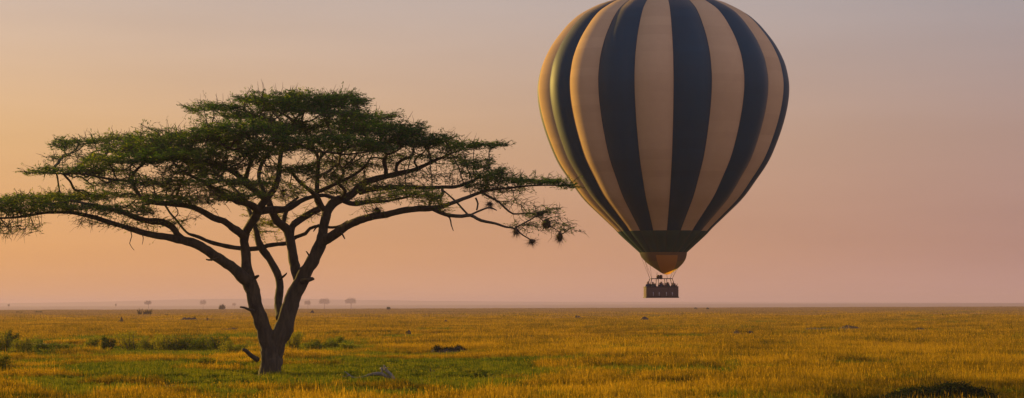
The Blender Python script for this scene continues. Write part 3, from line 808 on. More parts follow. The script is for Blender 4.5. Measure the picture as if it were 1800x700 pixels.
nest(861, 358, -1.2, 12, 8, 'dark nest wedged between the thin boughs right of the acacia limb fork')

# ------------------------------------------------------------------ hot-air balloon
BY = 233.0
S = F / BY                                    # px per metre there
bx0 = at(1162, 524, BY); OX = 4.0 / S
balloon = empty('hot_air_balloon', bx0, 'large hot-air balloon with dark blue and tan vertical stripes floating low over the plain', 'balloon')
AX = 1165.5
profile = [(-13.5, 0), (-13, 25), (-10.5, 50), (-6, 66), (0, 81), (5, 97), (11, 115), (27, 145), (40, 161), (55, 175), (82, 195), (112, 210), (135, 216), (155, 218.5), (180, 217), (210, 211), (245, 200), (285, 183), (320, 160), (350, 138), (378, 110), (402, 85), (412, 76), (430, 57), (444, 42)]
# smooth the hand-measured profile
pr = [Vector((r, y, 0)) for y, r in profile]
prs, _ = catmull(pr, [0] * len(pr), 6.0)
prs = [(max(0, v.x), v.y) for v in prs]
NG = 20; SUB = 12
EDGE0 = 5.0 + 3.6 * 0
rotc = math.degrees(math.atan2(bx0.x, BY))
V = []; pan = []
nv = len(prs); nu = NG * SUB
for (r, y) in prs:
    z = (524 - y) / S
    fade = float(smooth(0, 80, np.array(r)))
    for i in range(nu):
        t = (i % SUB) / SUB
        th = R(EDGE0 - rotc + (i / SUB) * 360 / NG)
        bul = .053 * (math.sin(math.pi * t) ** .9 if t > 0 else 0) * (.55 + .45 * fade)
        rr = r / S * (1 - .040 + bul)
        V.append((rr * math.sin(th) + OX, -rr * math.cos(th), z))
Q = []; matidx = []; pv_ = []
for j in range(nv - 1):
    for i in range(nu):
        i2 = (i + 1) % nu
        Q.append((j * nu + i, (j + 1) * nu + i, (j + 1) * nu + i2, j * nu + i2))
        gidx = i // SUB
        matidx.append(2 if prs[j][1] > 407 else (0 if gidx % 2 == 0 else 1))
me = np_mesh('envelope', V, Q, None, True)
me.polygons.foreach_set('material_index', np.array(matidx, np.int32))
# panel tone: cloth panels differ very slightly from one another
ys = np.array([p[1] for p in prs]); pa = np.zeros(len(Q), np.float32)
prow = (ys // 16).astype(int); rnd = np.random.default_rng(3).uniform(0, 1, (200, NG))
for j in range(nv - 1):
    for i in range(nu): pa[j * nu + i] = rnd[prow[j] % 200, i // SUB]
at_ = me.attributes.new('panel', 'FLOAT', 'FACE'); at_.data.foreach_set('value', pa)
# crease the seams between gores
ev = np.zeros(len(me.edges) * 2, np.int32); me.edges.foreach_get('vertices', ev); ev = ev.reshape(-1, 2)
sharp = (ev[:, 0] % nu % SUB == 0) & (ev[:, 1] % nu % SUB == 0) & (ev[:, 0] % nu == ev[:, 1] % nu)
se = me.attributes.new('sharp_edge', 'BOOLEAN', 'EDGE'); se.data.foreach_set('value', sharp)

def fabric(name, col, trans=.12, tcol=None, sheen=.4, rough=.42, spec=.5):
    m, nt, b = new_mat(name)
    a = N(nt, 'ShaderNodeAttribute', attribute_name='panel')
    g = N(nt, 'ShaderNodeNewGeometry')
    n1 = noise_tex(nt, g.outputs['Position'], 1.2, 4)
    c1 = mix(nt, a.outputs['Fac'], c4(col[0] * .91, col[1] * .905, col[2] * .90), c4(*col))
    c2 = mix(nt, n1, c1, mix(nt, 1.0, c1, c4(.88, .88, .9), 'MULTIPLY'))
    nt.links.new(c2, b.inputs['Base Color'])
    b.inputs['Roughness'].default_value = rough; b.inputs['Specular IOR Level'].default_value = spec
    b.inputs['Sheen Weight'].default_value = sheen; b.inputs['Sheen Roughness'].default_value = .4
    b.inputs['Sheen Tint'].default_value = c4(1, .62, .3)
    n2 = noise_tex(nt, g.outputs['Position'], 14, 3)
    bp = N(nt, 'ShaderNodeBump'); bp.inputs['Distance'].default_value = .02; bp.inputs['Strength'].default_value = .35
    nt.links.new(n2, bp.inputs['Height']); nt.links.new(bp.outputs[0], b.inputs['Normal'])
    t = N(nt, 'ShaderNodeBsdfTranslucent'); t.inputs[0].default_value = c4(*(tcol or col))
    ms = N(nt, 'ShaderNodeMixShader'); ms.inputs[0].default_value = trans
    nt.links.new(b.outputs[0], ms.inputs[1]); nt.links.new(t.outputs[0], ms.inputs[2])
    nt.links.new(ms.outputs[0], nt.nodes['Material Output'].inputs['Surface'])
    return m
M['navy'] = fabric('navy_nylon', (.003, .042, .076), .0, (.08, .10, .08), .22, .58, .16)
M['tan'] = fabric('tan_nylon', (.56, .38, .23), .05, (.8, .5, .15), .0, .9, .0)
M['dark_band'] = fabric('dark_olive_nylon', (.028, .075, .066), .06, (.25, .22, .06), .0, .5, .2)
env = link_mesh('envelope', me, [M['navy'], M['tan'], M['dark_band']], balloon)

# load tapes over the seams
tp = Tubes()
for gidx in range(NG):
    pts = []
    for j in range(4, nv):
        v = V[j * nu + gidx * SUB]
        pts.append((v[0] * 1.001, v[1] * 1.001, v[2]))
    tp.tube(pts, [.022] * len(pts), 4, cap=False)
m_tape, nt, b = new_mat('load_tape'); b.inputs['Base Color'].default_value = c4(.05, .04, .035); b.inputs['Roughness'].default_value = .7
link_mesh('load_tape', tp.mesh('load_tape'), m_tape, env)

# scoop / skirt
V2 = []; Q2 = []; rows = 14; nu2 = 64
for j in range(rows + 1):
    t = j / rows
    for i in range(nu2):
        th = 2 * math.pi * i / nu2
        # front hangs lowest, slightly right of centre
        front = .5 + .5 * math.cos(th - .15)
        depth = 444 + t * (22 + 17 * front ** 1.3)
        r = 40.5 * math.sqrt(max(0, 1 - (t * .93) ** 2.4)) + 2
        r = 41.8 - 5 * t - 17 * t ** 2.2 - 6 * t ** 5
        V2.append((r / S * math.sin(th) + OX + .2 * t, -r / S * math.cos(th), (524 - depth) / S))
for j in range(rows):
    for i in range(nu2):
        i2 = (i + 1) % nu2
        Q2.append((j * nu2 + i, (j + 1) * nu2 + i, (j + 1) * nu2 + i2, j * nu2 + i2))
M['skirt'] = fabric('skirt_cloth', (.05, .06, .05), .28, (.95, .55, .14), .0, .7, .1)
M['skirt_glow'] = fabric('skirt_painted_glow', (.26, .15, .06), .5, (1.0, .5, .10), .0, .7, .1)  # sunlight glowing through the skirt front is painted in as orange colour
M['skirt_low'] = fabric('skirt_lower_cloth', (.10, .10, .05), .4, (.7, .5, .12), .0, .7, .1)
mk = np_mesh('skirt', V2, Q2, None, True); mi = []
for j in range(rows):
    for i in range(nu2):
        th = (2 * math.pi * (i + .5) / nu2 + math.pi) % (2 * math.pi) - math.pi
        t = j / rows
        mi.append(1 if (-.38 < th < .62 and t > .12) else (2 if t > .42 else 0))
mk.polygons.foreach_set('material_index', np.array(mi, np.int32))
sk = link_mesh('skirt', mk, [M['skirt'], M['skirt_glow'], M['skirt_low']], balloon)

# basket
def rot2(x, y, a): return (x * math.cos(a) - y * math.sin(a), x * math.sin(a) + y * math.cos(a))
BA = R(7.0) - R(rotc) * 0
LB, WB, HB = 3.18, 1.55, 1.07
def rect_prism(hx, hy, z0, z1, bev=.09, rows=1, cx_=0, cy_=0, wav=0):
    """rounded-rectangle ring walls; returns V, Q (sides) and cap faces"""
    ring_ = []
    for (sx_, sy_, a0) in ((1, 1, 0), (-1, 1, 90), (-1, -1, 180), (1, -1, 270)):
        for q in range(5):
            a = R(a0 + q * 22.5)
            ring_.append((cx_ + sx_ * (hx - bev) + bev * math.cos(a), cy_ + sy_ * (hy - bev) + bev * math.sin(a)))
    return ring_
def prism_obj(name, hx, hy, z0, z1, mat, parent, bev=.09, cx_=0, cy_=0, ang=BA, cap=True, rows=1, wall=0):
    rg = rect_prism(hx, hy, z0, z1, bev, 1, cx_, cy_)
    n = len(rg); Vv = []; Qq = []; Tt = []
    for j in range(rows + 1):
        z = z0 + (z1 - z0) * j / rows
        for p in rg: Vv.append((*rot2(*p, ang), z))
    for j in range(rows):
        for i in range(n):
            i2 = (i + 1) % n
            Qq.append((j * n + i, j * n + i2, (j + 1) * n + i2, (j + 1) * n + i))
    if wall:   # open-topped: inner wall
        rgi = rect_prism(hx - wall, hy - wall, z0, z1, max(.01, bev - wall), 1, cx_, cy_)
        b0 = len(Vv)
        for z in (z1, z0 + wall):
            for p in rgi: Vv.append((*rot2(*p, ang), z))
        top = rows * n
        for i in range(n):
            i2 = (i + 1) % n
            Qq.append((top + i, top + i2, b0 + i2, b0 + i)); Qq.append((b0 + i, b0 + i2, b0 + n + i2, b0 + n + i))
        cI = len(Vv); Vv.append((*rot2(cx_, cy_, ang), z0 + wall))
        for i in range(n): Tt.append((b0 + n + i, b0 + n + (i + 1) % n, cI))
    elif cap:
        cI = len(Vv); Vv.append((*rot2(cx_, cy_, ang), z1))
        for i in range(n): Tt.append((rows * n + i, rows * n + (i + 1) % n, cI))
    cI = len(Vv); Vv.append((*rot2(cx_, cy_, ang), z0))
    for i in range(n): Tt.append(((i + 1) % n, i, cI))
    return link_mesh(name, np_mesh(name, Vv, Qq, Tt), mat, parent)

m, nt, b = new_mat('wicker')
tcn = N(nt, 'ShaderNodeTexCoord')
wv1 = N(nt, 'ShaderNodeTexWave', wave_type='BANDS', bands_direction='Z'); wv1.inputs['Scale'].default_value = 9; wv1.inputs['Distortion'].default_value = 1.5
nt.links.new(tcn.outputs['Object'], wv1.inputs['Vector'])
n1 = noise_tex(nt, tcn.outputs['Object'], 7, 4)
col = ramp(nt, wv1.outputs['Fac'], [(.2, c4(.12, .072, .058)), (.8, c4(.26, .16, .12))])
col = mix(nt, n1, col, c4(.17, .10, .08))
nt.links.new(col, b.inputs['Base Color']); b.inputs['Roughness'].default_value = .75
bp = N(nt, 'ShaderNodeBump'); bp.inputs['Distance'].default_value = .03
nt.links.new(wv1.outputs['Fac'], bp.inputs['Height']); nt.links.new(bp.outputs[0], b.inputs['Normal'])
M['wicker'] = m
def plain(name, col, rough=.6, metal=0):
    m, nt, b = new_mat(name)
    g = N(nt, 'ShaderNodeTexCoord')
    n1 = noise_tex(nt, g.outputs['Object'], 6, 4)
    nt.links.new(mix(nt, n1, c4(col[0] * .8, col[1] * .8, col[2] * .8), c4(*col)), b.inputs['Base Color'])
    b.inputs['Roughness'].default_value = rough; b.inputs['Metallic'].default_value = metal
    return m
M['leather'] = plain('leather_trim', (.05, .03, .025)); M['pale_web'] = plain('pale_webbing', (.42, .36, .36)); M['steel'] = plain('frame_steel', (.05, .045, .045), .4, .6)
M['burner'] = plain('burner_metal', (.10, .05, .035), .5, .5)
basket = prism_obj('basket', LB / 2, WB / 2, .04, HB - .02, M['wicker'], balloon, bev=.12, wall=.07, rows=4)
# padded rim and floor skid as sub-parts
def loop_tube(name, hx, hy, z, r, mat, parent, bev=.12):
    rg = rect_prism(hx, hy, 0, 0, bev); tt = Tubes()
    pts = [Vector((*rot2(*p, BA), z)) for p in rg]; pts.append(pts[0])
    tt.tube(pts, [r] * len(pts), 8, cap=False)
    return link_mesh(name, tt.mesh(name), mat, parent)
loop_tube('rim', LB / 2 - .03, WB / 2 - .03, HB, .055, M['leather'], basket)
loop_tube('base_trim', LB / 2 + .01, WB / 2 + .01, .06, .055, M['leather'], basket)
for ux in (-.90, -.33, .38, .96):
    for sy_ in (-1,):
        prism_obj('foothold', .035, .02, .20, .56, M['pale_web'], basket, bev=.01, cx_=ux, cy_=sy_ * (WB / 2 + .012))
# inner partitions
for ux in (-.55, .55):
    prism_obj('partition', .03, WB / 2 - .08, .12, HB - .1, M['wicker'], basket, bev=.01, cx_=ux)

# burner frame
tt = Tubes(); ZF = (524 - 490) / S
fx, fy = 1.0, .55
corners = [(-fx, -fy), (fx, -fy), (fx, fy), (-fx, fy)]
c3 = [Vector((*rot2(*c, BA), ZF)) for c in corners]
for i in range(4): tt.tube([c3[i], c3[(i + 1) % 4]], [.035, .035], 8)
for (x_, y_) in ((-.33, 0), (.33, 0)):
    tt.tube([Vector((*rot2(x_, -fy, BA), ZF)), Vector((*rot2(x_, fy, BA), ZF))], [.03, .03], 8)
feet = [(-1.22, -.68), (1.25, -.68), (1.25, .68), (-1.22, .68)]
for c, ft in zip(c3, feet): tt.tube([c, Vector((*rot2(*ft, BA), HB))], [.035, .035], 8)
for x_ in (-.36, .45):
    for sy_ in (-1, 1):
        tt.tube([Vector((*rot2(x_, sy_ * fy, BA), ZF)), Vector((*rot2(x_ * 1.08, sy_ * .68, BA), HB))], [.032, .032], 8)
frame = link_mesh('burner_frame', tt.mesh('burner_frame'), M['steel'], balloon)
for x_ in (-.28, .0):
    t2 = Tubes()
    c = Vector((*rot2(x_, 0, BA), ZF))
    t2.tube([c + Vector((0, 0, -.08)), c + Vector((0, 0, .02)), c + Vector((0, 0, .03)), c + Vector((0, 0, .32)), c + Vector((0, 0, .36))], [.05, .05, .12, .13, .10], 12)
    for a in range(4):
        th = a * math.pi / 2
        dv = Vector((math.cos(th), math.sin(th), 0)) * .15
        t2.tube([c + dv + Vector((0, 0, -.02)), c + dv + Vector((0, 0, .3))], [.012, .012], 5)
    link_mesh('burner', t2.mesh('burner'), M['burner'], frame)
# flying wires from the frame corners to the mouth of the envelope
for ci, c in enumerate(c3):
    for off in (-.22, .22):
        tw = Tubes()
        th = math.atan2(c.y, c.x) + off
        tgt = Vector((math.cos(th) * 2.32 + OX, math.sin(th) * 2.32, (524 - 443) / S))
        tw.tube([c, c.lerp(tgt, .5), tgt], [.011] * 3, 5)
        link_mesh('wire', tw.mesh('wire'), M['steel'], balloon)
for x_ in (-.42, .62):
    t3 = Tubes()
    t3.tube([Vector((*rot2(x_, 0, BA), ZF)), Vector((*rot2(x_ * .9, 0, BA), ZF + .6))], [.02, .02], 5)
    link_mesh('line', t3.mesh('line'), M['steel'], balloon)

# passengers
skin_tones = [(.30, .17, .11), (.36, .21, .15), (.10, .055, .035), (.26, .15, .10)]
coats = [(.03, .035, .06), (.05, .05, .055), (.10, .04, .04), (.03, .05, .045), (.35, .30, .27), (.06, .045, .035), (.02, .02, .03)]
words = ['first', 'second', 'third', 'fourth', 'fifth', 'sixth', 'seventh', 'eighth', 'ninth', 'tenth', 'eleventh', 'twelfth', 'thirteenth', 'fourteenth', 'fifteenth', 'sixteenth']
coat_names = ['dark blue', 'charcoal', 'dark red', 'dark green', 'pale', 'brown', 'black']
def person_mat(i, coat, skn, hair, k=1):
    m, nt, b = new_mat('passenger_clothes')
    tc = N(nt, 'ShaderNodeTexCoord'); s = N(nt, 'ShaderNodeSeparateXYZ')
    nt.links.new(tc.outputs['Object'], s.inputs[0])
    dv = N(nt, 'ShaderNodeMath', operation='DIVIDE'); dv.inputs[1].default_value = 2.0 * k
    nt.links.new(s.outputs['Z'], dv.inputs[0])
    r = nt.nodes.new('ShaderNodeValToRGB'); r.color_ramp.interpolation = 'CONSTANT'
    e = r.color_ramp.elements
    e[0].position = 0; e[0].color = c4(.03, .03, .04); e[1].position = .47; e[1].color = c4(*coat)
    n = e.new(.735); n.color = c4(*skn); n = e.new(.845); n.color = c4(*hair)
    nt.links.new(dv.outputs[0], r.inputs[0]); nt.links.new(r.outputs[0], b.inputs['Base Color'])
    b.inputs['Roughness'].default_value = .8
    return m
def person(i, x, y, h, face, arm, label):
    k = h / 1.75
    bm_v = [(0, 0, .95), (0, 0, 1.15), (0, 0, 1.36), (0, .0, 1.49), (0, -.015, 1.60), (0, -.01, 1.70),
            (-.10, 0, .90), (-.11, -.02, .50), (-.11, .02, .08), (-.11, -.13, .04), (.10, 0, .90), (.11, -.02, .50), (.11, .02, .08), (.11, -.13, .04),
            (-.16, 0, 1.36), (-.24, -.02, 1.15), (-.24, -.22, 1.12 if arm == 0 else 1.28), (-.21, -.30, 1.12 if arm == 0 else 1.42),
            (.16, 0, 1.36), (.24, -.02, 1.15), (.24, -.22, 1.12 if arm < 2 else 1.5), (.2, -.30, 1.12 if arm < 2 else 1.66)]
    rad = [.15, .135, .14, .06, .135, .12, .10, .065, .05, .035, .10, .065, .05, .035, .075, .052, .04, .035, .075, .052, .04, .035]
    ed = [(0, 1), (1, 2), (2, 3), (3, 4), (4, 5), (0, 6), (6, 7), (7, 8), (8, 9), (0, 10), (10, 11), (11, 12), (12, 13), (2, 14), (14, 15), (15, 16), (16, 17), (2, 18), (18, 19), (19, 20), (20, 21)]
    me = bpy.data.meshes.new('person')
    me.from_pydata([(a * k, b_ * k, c * k) for a, b_, c in bm_v], ed, [])
    o = link_mesh('person', me, person_mat(i, coats[i % 7], skin_tones[i % 4], [(.02, .015, .012), (.08, .05, .03), (.25, .2, .15)][i % 3], k))
    sm = o.modifiers.new('skin', 'SKIN')
    for vi, sv in enumerate(me.skin_vertices[0].data):
        sv.radius = (rad[vi] * k, rad[vi] * k * (.75 if vi < 3 else 1)); sv.use_root = vi == 0
    sb = o.modifiers.new('sub', 'SUBSURF'); sb.levels = 1; sb.render_levels = 1
    xy = rot2(x, y, BA)
    o.location = bx0 + Vector((xy[0], xy[1], .11)); o.rotation_euler = (0, 0, face)
    tag(o, label, 'person', 'passengers in the balloon basket')
px_list = [(1134.5, 495.8), (1139.5, 494.2), (1141.5, 497), (1146.5, 495.6), (1149.5, 498), (1153, 498), (1159, 497), (1162.5, 495), (1166, 497.6), (1170, 497), (1175, 496), (1178, 498), (1182, 497), (1186.5, 498), (1189.5, 499), (1191.5, 501)]
for i, (px_, ty) in enumerate(px_list):
    x = (px_ - 1162.5) / S; x = max(-1.40, min(1.42, x))
    row = [-.48, -.1, .3, -.42, .12, .45][i % 6]
    h = (524 - ty) / S - .11 + .04
    person(i, x, row, h, [0, .5, -.4, 3.0, .2, -2.8][i % 6], [0, 1, 0, 2, 0][i % 5],
           '%s person from the left in the balloon basket, in a %s jacket' % (words[i], coat_names[i % 7]))

# ------------------------------------------------------------------ fallen deadwood
def dead_branch(name, pathlist, base_px, label, mat, cat='log'):
    g0 = ground_at(*base_px)
    o = None; t = Tubes()
    for path in pathlist:
        P = [at(x, y, g0.y + d) - g0 for x, y, d, r in path]; mpp = g0.y / F
        pts, rr = catmull(P, [p[3] * mpp for p in path], .08)
        t.tube([q + Vector((0, 0, .10)) for q in pts], [q * .6 for q in rr], 10, .35, 3)
    o = link_mesh(name, t.mesh(name), mat); o.location = g0
    tag(o, label, cat); return o
dead_branch('dead_log', [
    [(692, 673, -.3, 6), (687, 664, -.1, 5.5), (680, 657, 0, 5), (676, 651, .1, 3.5), (674.5, 646, .1, 1)],
    [(690, 672, 0, 5), (680, 667, 0, 6), (670, 662, .05, 5.5), (660, 662, .1, 5), (648, 664, .2, 4.2), (638, 668, .3, 3.4), (622, 669, .4, 2.6), (614, 664, .45, 2.2), (608, 659, .5, 1.6), (605, 658, .5, 1)],
    [(678, 656, 0, 3.2), (672, 653, .2, 3), (668, 652, .3, 1.6)], [(677, 652, 0, 1.8), (683, 651, -.1, 1)],
    [(614, 664, .45, 1.6), (607, 667, .5, 1.3), (602, 666, .5, .8)], [(672, 660, .1, 3), (671, 655, .15, 2.6), (670, 650, .2, 1.4)],
], (655, 673), 'bleached grey fallen dead branch lying in the green grass right of the acacia trunk', M['deadwood'])
dead_branch('dead_branch', [[(750, 660, 0, 1.4), (757, 657, 0, 2), (764, 656, 0, 1.4)], [(756, 657, 0, 2.2), (757, 651, 0, 1)]], (757, 661),
            'small dark snag of dead wood in the short green grass right of the grey log', M['bark'], 'dead branch')

# ------------------------------------------------------------------ mounds
def mound(x, ybase, wpx, hpx, label, peaks=((0, 1, 1),), plants=0, mat=None, sink=.05, depth=None, cat='termite mound', name='termite_mound', seed=0):
    g0 = ground_at(x, ybase); mpp = g0.y / F
    hw, hh = wpx * mpp / 2, hpx * mpp * 1.1 + (.12 if 'overgrown' in name else .30)
    dw = depth or hw * .8
    n = 40; V = []; Q = []
    for j in range(n + 1):
        for i in range(n + 1):
            a = (i / n * 2 - 1); c = (j / n * 2 - 1)
            h = 0
            for (pxo, ph, pw) in peaks:
                q = math.hypot((a - pxo) / pw, c)
                h = max(h, ph * max(0, 1 - q ** 1.6))
            nn_ = noise.noise(Vector((a * 3.1, c * 3.1, seed + x))) * .22 + noise.noise(Vector((a * 9, c * 9, x))) * .10
            h = h * (1 + nn_ * 1.2) + (nn_ * .12 if h > 0 else 0)
            V.append((a * hw * 1.05, c * dw, h * hh * 1.05 - sink))
    for j in range(n):
        for i in range(n):
            k = j * (n + 1) + i
            Q.append((k, k + 1, k + n + 2, k + n + 1))
    me = np_mesh(name, V, Q, None, True)
    root = empty(name, g0, label, cat, 'termite mounds on the plain' if cat == 'termite mound' else None)
    link_mesh('earth', me, mat or M['mound'], root)
    if plants:
        r = np.random.default_rng(int(x)); Va = np.array(V)
        hi = Va[Va[:, 2] > 0.10 * hh]
        cl = hi[r.integers(0, len(hi), max(6, plants // 40))]
        k = r.integers(0, len(cl), plants)
        sp = .07 * hw
        ce = cl[k] + r.normal(size=(plants, 3)) * (sp, sp, .10 * hh) + (0, 0, .08 * hh)
        lw = max(.05, .9 * mpp)
        link_mesh('leaves', leaf_mesh('leaves', ce, lw * 1.6, lw * .8, .2, r.uniform(0, .45, plants), r), M['dark_herb'], root)
    return root
mound(213, 571, 17, 9, 'small pointed dark earth mound on the plain below the dead thorn clump', peaks=((.1, 1, .45), (-.3, .55, .7)))
mound(330, 566, 40, 6, 'long low earth mound with tufts on top, left of the acacia trunk', peaks=((0, .8, 1), (.55, .8, .45), (-.2, .9, .5)), plants=300)
mound(370, 568.5, 20, 6, 'small earth mound with a steep left peak, nearest the acacia trunk on its left side', peaks=((-.5, 1, .3), (.1, .5, .9)))
mound(400, 584, 52, 4, 'flat wide rise of dark earth behind the green shrubs, left of the acacia trunk', peaks=((0, .8, 1), (.4, .9, .6)), plants=200)
mound(549, 552.5, 11, 4, 'tiny rounded mound just right of the acacia trunk near the misty edge of the plain', peaks=((0, 1, 1),))
mound(785, 570, 14, 4, 'small uneven mound standing alone midway between acacia trunk and balloon basket', peaks=((-.2, 1, .6), (.4, .5, .6)))
mound(718, 592, 18, 5, 'dark tufted mound in the grass, the closer one midway between trunk and basket', peaks=((0, 1, .9),), plants=200)
mound(1016, 562.5, 19, 5, 'low dark earth mound with a bumpy top on the plain left of the balloon basket', peaks=((-.3, 1, .4), (.1, .8, .9)))
mound(1133, 566.5, 24, 6, 'wide dark earth mound on the plain directly under the balloon basket', peaks=((0, 1, .9), (-.4, .7, .4)))
mound(792, 624, 76, 6, 'long dark hummock of creeping plants in the grass, upper right of the grey log', peaks=((-.6, .8, .4), (0, .7, 1), (.3, .85, .5)), plants=2600, cat='hummock', name='grassy_hummock')
mound(1452, 582, 130, 4.5, 'long thin dark hummock across the golden grass to the right of the balloon', peaks=((.6, 1, .5), (-.2, .7, .9)), plants=900, cat='hummock', name='grassy_hummock')
mound(1305, 594, 60, 7, 'short dark bushy hummock in the golden grass just right of the balloon', peaks=((-.3, 1, .4), (.4, .8, .6)), plants=1000, cat='hummock', name='grassy_hummock')
mound(1610, 584, 60, 3, 'thin faint dark hummock farthest right in the golden grass', peaks=((.2, 1, .6), (-.5, .5, .5)), plants=500, cat='hummock', name='grassy_hummock')
mound(1650, 716, 240, 27, 'leafy overgrown dark green mound in the foreground at the lower right', peaks=((.18, 1, .8), (-.2, .8, .8), (-.5, .5, .5)), plants=20000, sink=.1, cat='mound', name='overgrown_mound', depth=1.6)

# ------------------------------------------------------------------ shrubs
def shrub(x, ybase, wpx, hpx, label, kind='leafy', mat=None, n=None, group='green shrubs on the plain', name='shrub', cat='shrub'):
    g0 = ground_at(x, ybase); mpp = g0.y / F
    w_, h_ = wpx * mpp, hpx * mpp * (.85 + .4 * (math.sin(x * 12.9) * .5 + .5)) + .10
    r = np.random.default_rng(int(x * 3 + ybase)); root = empty(name, g0, label, cat, group)
    st = Tubes(); tipsl = []
    ns = 12; w_ *= 1.2; h_ *= 1.3 if kind == 'leafy' else 1.05
    for s in range(ns):
        bx_ = Vector((float(r.uniform(-.25, .25)) * w_, float(r.uniform(-.25, .25)) * w_, -.05))
        tx = Vector((bx_.x * 1.9 + float(r.normal(0, .12)) * w_, bx_.y * 1.9 + float(r.normal(0, .12)) * w_, h_ * float(r.uniform(.55, 1))))
        md_ = bx_.lerp(tx, .5) + Vector((float(r.normal(0, .05)) * w_, 0, .05 * h_))
        st.tube([bx_, md_, tx], [.03 * h_, .02 * h_, .006 * h_], 5)
        for q in range(8): tipsl.append(np.array(bx_.lerp(tx, float(r.uniform(.35, 1)))))
    st.tube([(0, 0, -.12), (0, 0, .04 * h_), (0, 0, .07 * h_)], [.36 * w_, .30 * w_, .02 * w_], 9)
    link_mesh('stems', st.mesh('stems'), M['twig'], root)
    tipsl = np.array(tipsl)
    n = n or 2600
    k = r.integers(0, len(tipsl), n)
    sg = .10 if kind == 'leafy' else .09
    ce = tipsl[k] + r.normal(size=(n, 3)) * (sg * w_, sg * w_, .07 * h_)
    if kind == 'leafy':
        n2 = n // 2
        ph = r.uniform(0, 2 * np.pi, n2); rr = np.sqrt(r.uniform(0, 1, n2)) * .55 * w_
        low = np.stack([np.cos(ph) * rr, np.sin(ph) * rr, r.uniform(0, .5, n2) * h_ * (1 - (rr / (.6 * w_)) ** 2)], 1)
        ce = np.concatenate([ce, low])
    ce[:, 2] = np.abs(ce[:, 2])
    lw = max(.05, (1.5 if kind == 'leafy' else .9) * mpp)
    tn = np.clip(r.uniform(0, 1, len(ce)) * .4 + (.15 + .5 * float(r.uniform()) if kind == 'leafy' else 0.05), 0, 1)
    link_mesh('leaves', leaf_mesh('leaves', ce, lw * 1.7, lw * .75, .1, tn, r), mat or M['herb'], root)
row = [(3, 622, 30, 24, 'low leafy green shrub cut by the left edge of the picture'),
 (22, 617, 17, 28, 'tall dark green shrub with open arching stems, near the left edge', 'up'),
 (40, 621, 34, 18, 'rounded yellow-green shrub right beside the dark arching shrub near the left edge'),
 (78, 619, 34, 11, 'low spreading olive shrub between the yellow-green shrub at the left edge and the ragged one'),
 (118, 618, 36, 10, 'flat pale green shrub, lowest of the row left of the ragged upright one'),
 (160, 617, 26, 16, 'ragged upright green shrub just left of the tall spiky one'),
 (188, 619, 22, 25, 'tall spiky dark green shrub standing above its neighbours left of the acacia', 'up'),
 (232, 618, 36, 20, 'bushy green shrub, second in the row after the tall spiky one'),
 (262, 619, 34, 21, 'bushy olive shrub, third in the row after the tall spiky one'),
 (290, 620, 36, 22, 'dense green shrub in the middle of the row left of the acacia'),
 (320, 620, 38, 20, 'wide dark green shrub, fourth from the acacia trunk in the row on its left'),
 (352, 619, 36, 21, 'dense dark shrub, third from the acacia trunk in the row on its left'),
 (383, 620, 34, 20, 'green shrub, second from the acacia trunk in the row on its left'),
 (412, 624, 40, 20, 'spreading green shrub nearest the acacia trunk on its left'),
 (515, 618, 22, 20, 'round green shrub close behind the acacia trunk on its right'),
 (553, 619, 30, 12, 'low green shrub, second to the right of the acacia trunk'),
 (586, 616, 26, 13, 'low pointed green shrub, third to the right of the acacia trunk'),
 (612, 620, 30, 9, 'flat dark green shrub, fourth to the right of the acacia trunk'),
 (4, 662, 32, 22, 'small dark shrub in the grass at the left edge, lower down in the foreground'),
 (362, 652, 20, 12, 'small dark green tuft of leaves in the grass in front of the shrub row'),
 (841, 670, 8, 9, 'tiny dark sapling in the short green grass far right of the log'),
]
for s in row: shrub(*s[:5], kind=s[5] if len(s) > 5 else 'leafy')

# thorn clump on a little mound
mound(253, 557, 22, 4.5, 'flat earth mound under the three upright thorn bushes on the left plain', peaks=((.2, 1, .6), (-.4, .5, .6)))
shrub(246, 557, 8, 12, 'leftmost thin bush of the three on the small mound on the left plain', 'up', M['far_leaf'], 350, 'thorn bushes on the far mound', 'thorn_bush', 'bush')
shrub(254, 557, 5, 11, 'middle spindly bush of the three on the small mound on the left plain', 'up', M['far_leaf'], 200, 'thorn bushes on the far mound', 'thorn_bush', 'bush')
shrub(262, 557, 9, 13, 'rightmost and thickest bush of the three on the small mound on the left plain', 'up', M['far_leaf'], 500, 'thorn bushes on the far mound', 'thorn_bush', 'bush')
shrub(293, 557.5, 5, 5, 'tiny lone bush right of the three thorn bushes on the left plain', 'up', M['far_leaf'], 200, 'thorn bushes on the far mound', 'thorn_bush', 'bush')
for (x, y, w_, h_, lb) in ((34, 549.5, 9, 3.5, 'tiny dark bush far off on the left plain, leftmost of two'), (66, 549, 12, 2.5, 'low dark bush far off on the left plain, second of two'),
                   (1223, 542.5, 3.4, 3.4, 'tiny dark bush at the misty plain edge, left one of two beyond the basket'), (1244, 543, 3, 2.8, 'tiny dark bush at the misty plain edge, right one of two beyond the basket'),
                   (683, 543.5, 5, 3.4, 'tiny faint bush at the misty edge of the plain between trunk and balloon')):
    shrub(x, y + 2.5, w_, h_, lb, 'leafy', M['far_leaf'], 260, 'tiny bushes near the edge of the plain', 'bush', 'bush')

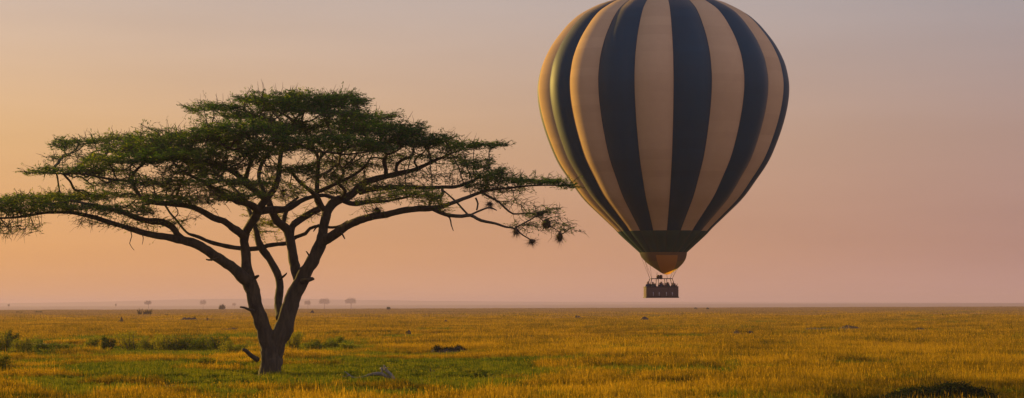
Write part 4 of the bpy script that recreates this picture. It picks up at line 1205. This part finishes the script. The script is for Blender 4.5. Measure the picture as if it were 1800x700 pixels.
# ------------------------------------------------------------------ distant trees in the mist
def far_tree(x, ybase, wpx, hpx, Y, label, shape='flat'):
    base = at(x, ybase, Y); base.z = min(base.z, float(gz(base.x, Y)))
    top = at(x, ybase - hpx, Y).z
    root = empty('distant_tree', base, label, 'tree', 'trees on the misty horizon')
    w_ = wpx * Y / F; h_ = top - base.z
    crown_h = hpx * Y / F * (.80 if shape == 'flat' else .85)
    r = np.random.default_rng(int(x)); t = Tubes()
    zc = h_ - crown_h * .6
    t.tube([(0, 0, -.5), (.02 * w_, 0, zc * .5), (0, 0, zc)], [.05 * w_, .035 * w_, .03 * w_], 7)
    for s in range(9):
        a = s * 2.4; q = r.uniform(.2, .42)
        t.tube([(0, 0, zc * .75), (math.cos(a) * w_ * q * .5, math.sin(a) * w_ * q * .5, zc), (math.cos(a) * w_ * q, math.sin(a) * w_ * q, h_ - crown_h * .45)], [.028 * w_, .018 * w_, .008 * w_], 5)
    link_mesh('trunk', t.mesh('trunk'), M['twig'], root)
    n = 2600
    cl = []
    for s in range(26):
        a = r.uniform(0, 2 * np.pi); q = math.sqrt(r.uniform()) * .42
        zt = h_ - crown_h * (.25 + .9 * q * q * 1.6) - (r.uniform(0, .5) * crown_h if shape != 'flat' else r.uniform(0, .15) * crown_h)
        cl.append((math.cos(a) * q * w_, math.sin(a) * q * w_, zt))
    cl = np.array(cl); k = r.integers(0, 26, n)
    ce = cl[k] + r.normal(size=(n, 3)) * (.07 * w_, .07 * w_, .19 * crown_h)
    link_mesh('crown', leaf_mesh('crown', ce, .09 * w_, .05 * w_, .3, None, r), M['far_leaf'], root)
far_tree(617, 536, 20, 11, 6200, 'widest dome-shaped tree on the hazy horizon, right one of the three beside the acacia trunk')
far_tree(570, 536.5, 19, 10.5, 6200, 'dome-shaped tree on the hazy horizon, middle one of the three beside the acacia trunk')
far_tree(541, 535.5, 12, 8, 5600, 'faint small tree on the hazy horizon, left one of the three beside the acacia trunk', 'round')
far_tree(357, 537.5, 12, 9.5, 6200, 'small lopsided tree on the hazy horizon, directly left of the round dark tree')
far_tree(260.5, 537, 13, 8, 5200, 'faint flat-topped tree on the hazy horizon above the three thorn bushes')
far_tree(412, 537.5, 7, 5, 6200, 'very faint tiny tree in the haze beside the right side of the round dark tree', 'round')
far_tree(390.5, 546.5, 12, 11.5, 1500, 'round dark tree standing at the edge of the plain left of the acacia trunk', 'round')
far_tree(15.5, 538.6, 4, 4.5, 4000, 'tiny wisp of a tree on the horizon at the far left', 'round')
far_tree(203.5, 538.5, 3, 5, 4000, 'tiny narrow tree on the horizon left of the thorn bushes', 'round')

# ------------------------------------------------------------------ render settings
scene.render.engine = 'CYCLES'
scene.render.resolution_x = 1024; scene.render.resolution_y = 398
scene.view_settings.view_transform = 'Standard'; scene.view_settings.look = 'None'
scene.view_settings.exposure = .55; scene.view_settings.gamma = 1
cy = scene.cycles
cy.max_bounces = 6; cy.transparent_max_bounces = 8; cy.volume_bounces = 1; cy.use_denoising = True
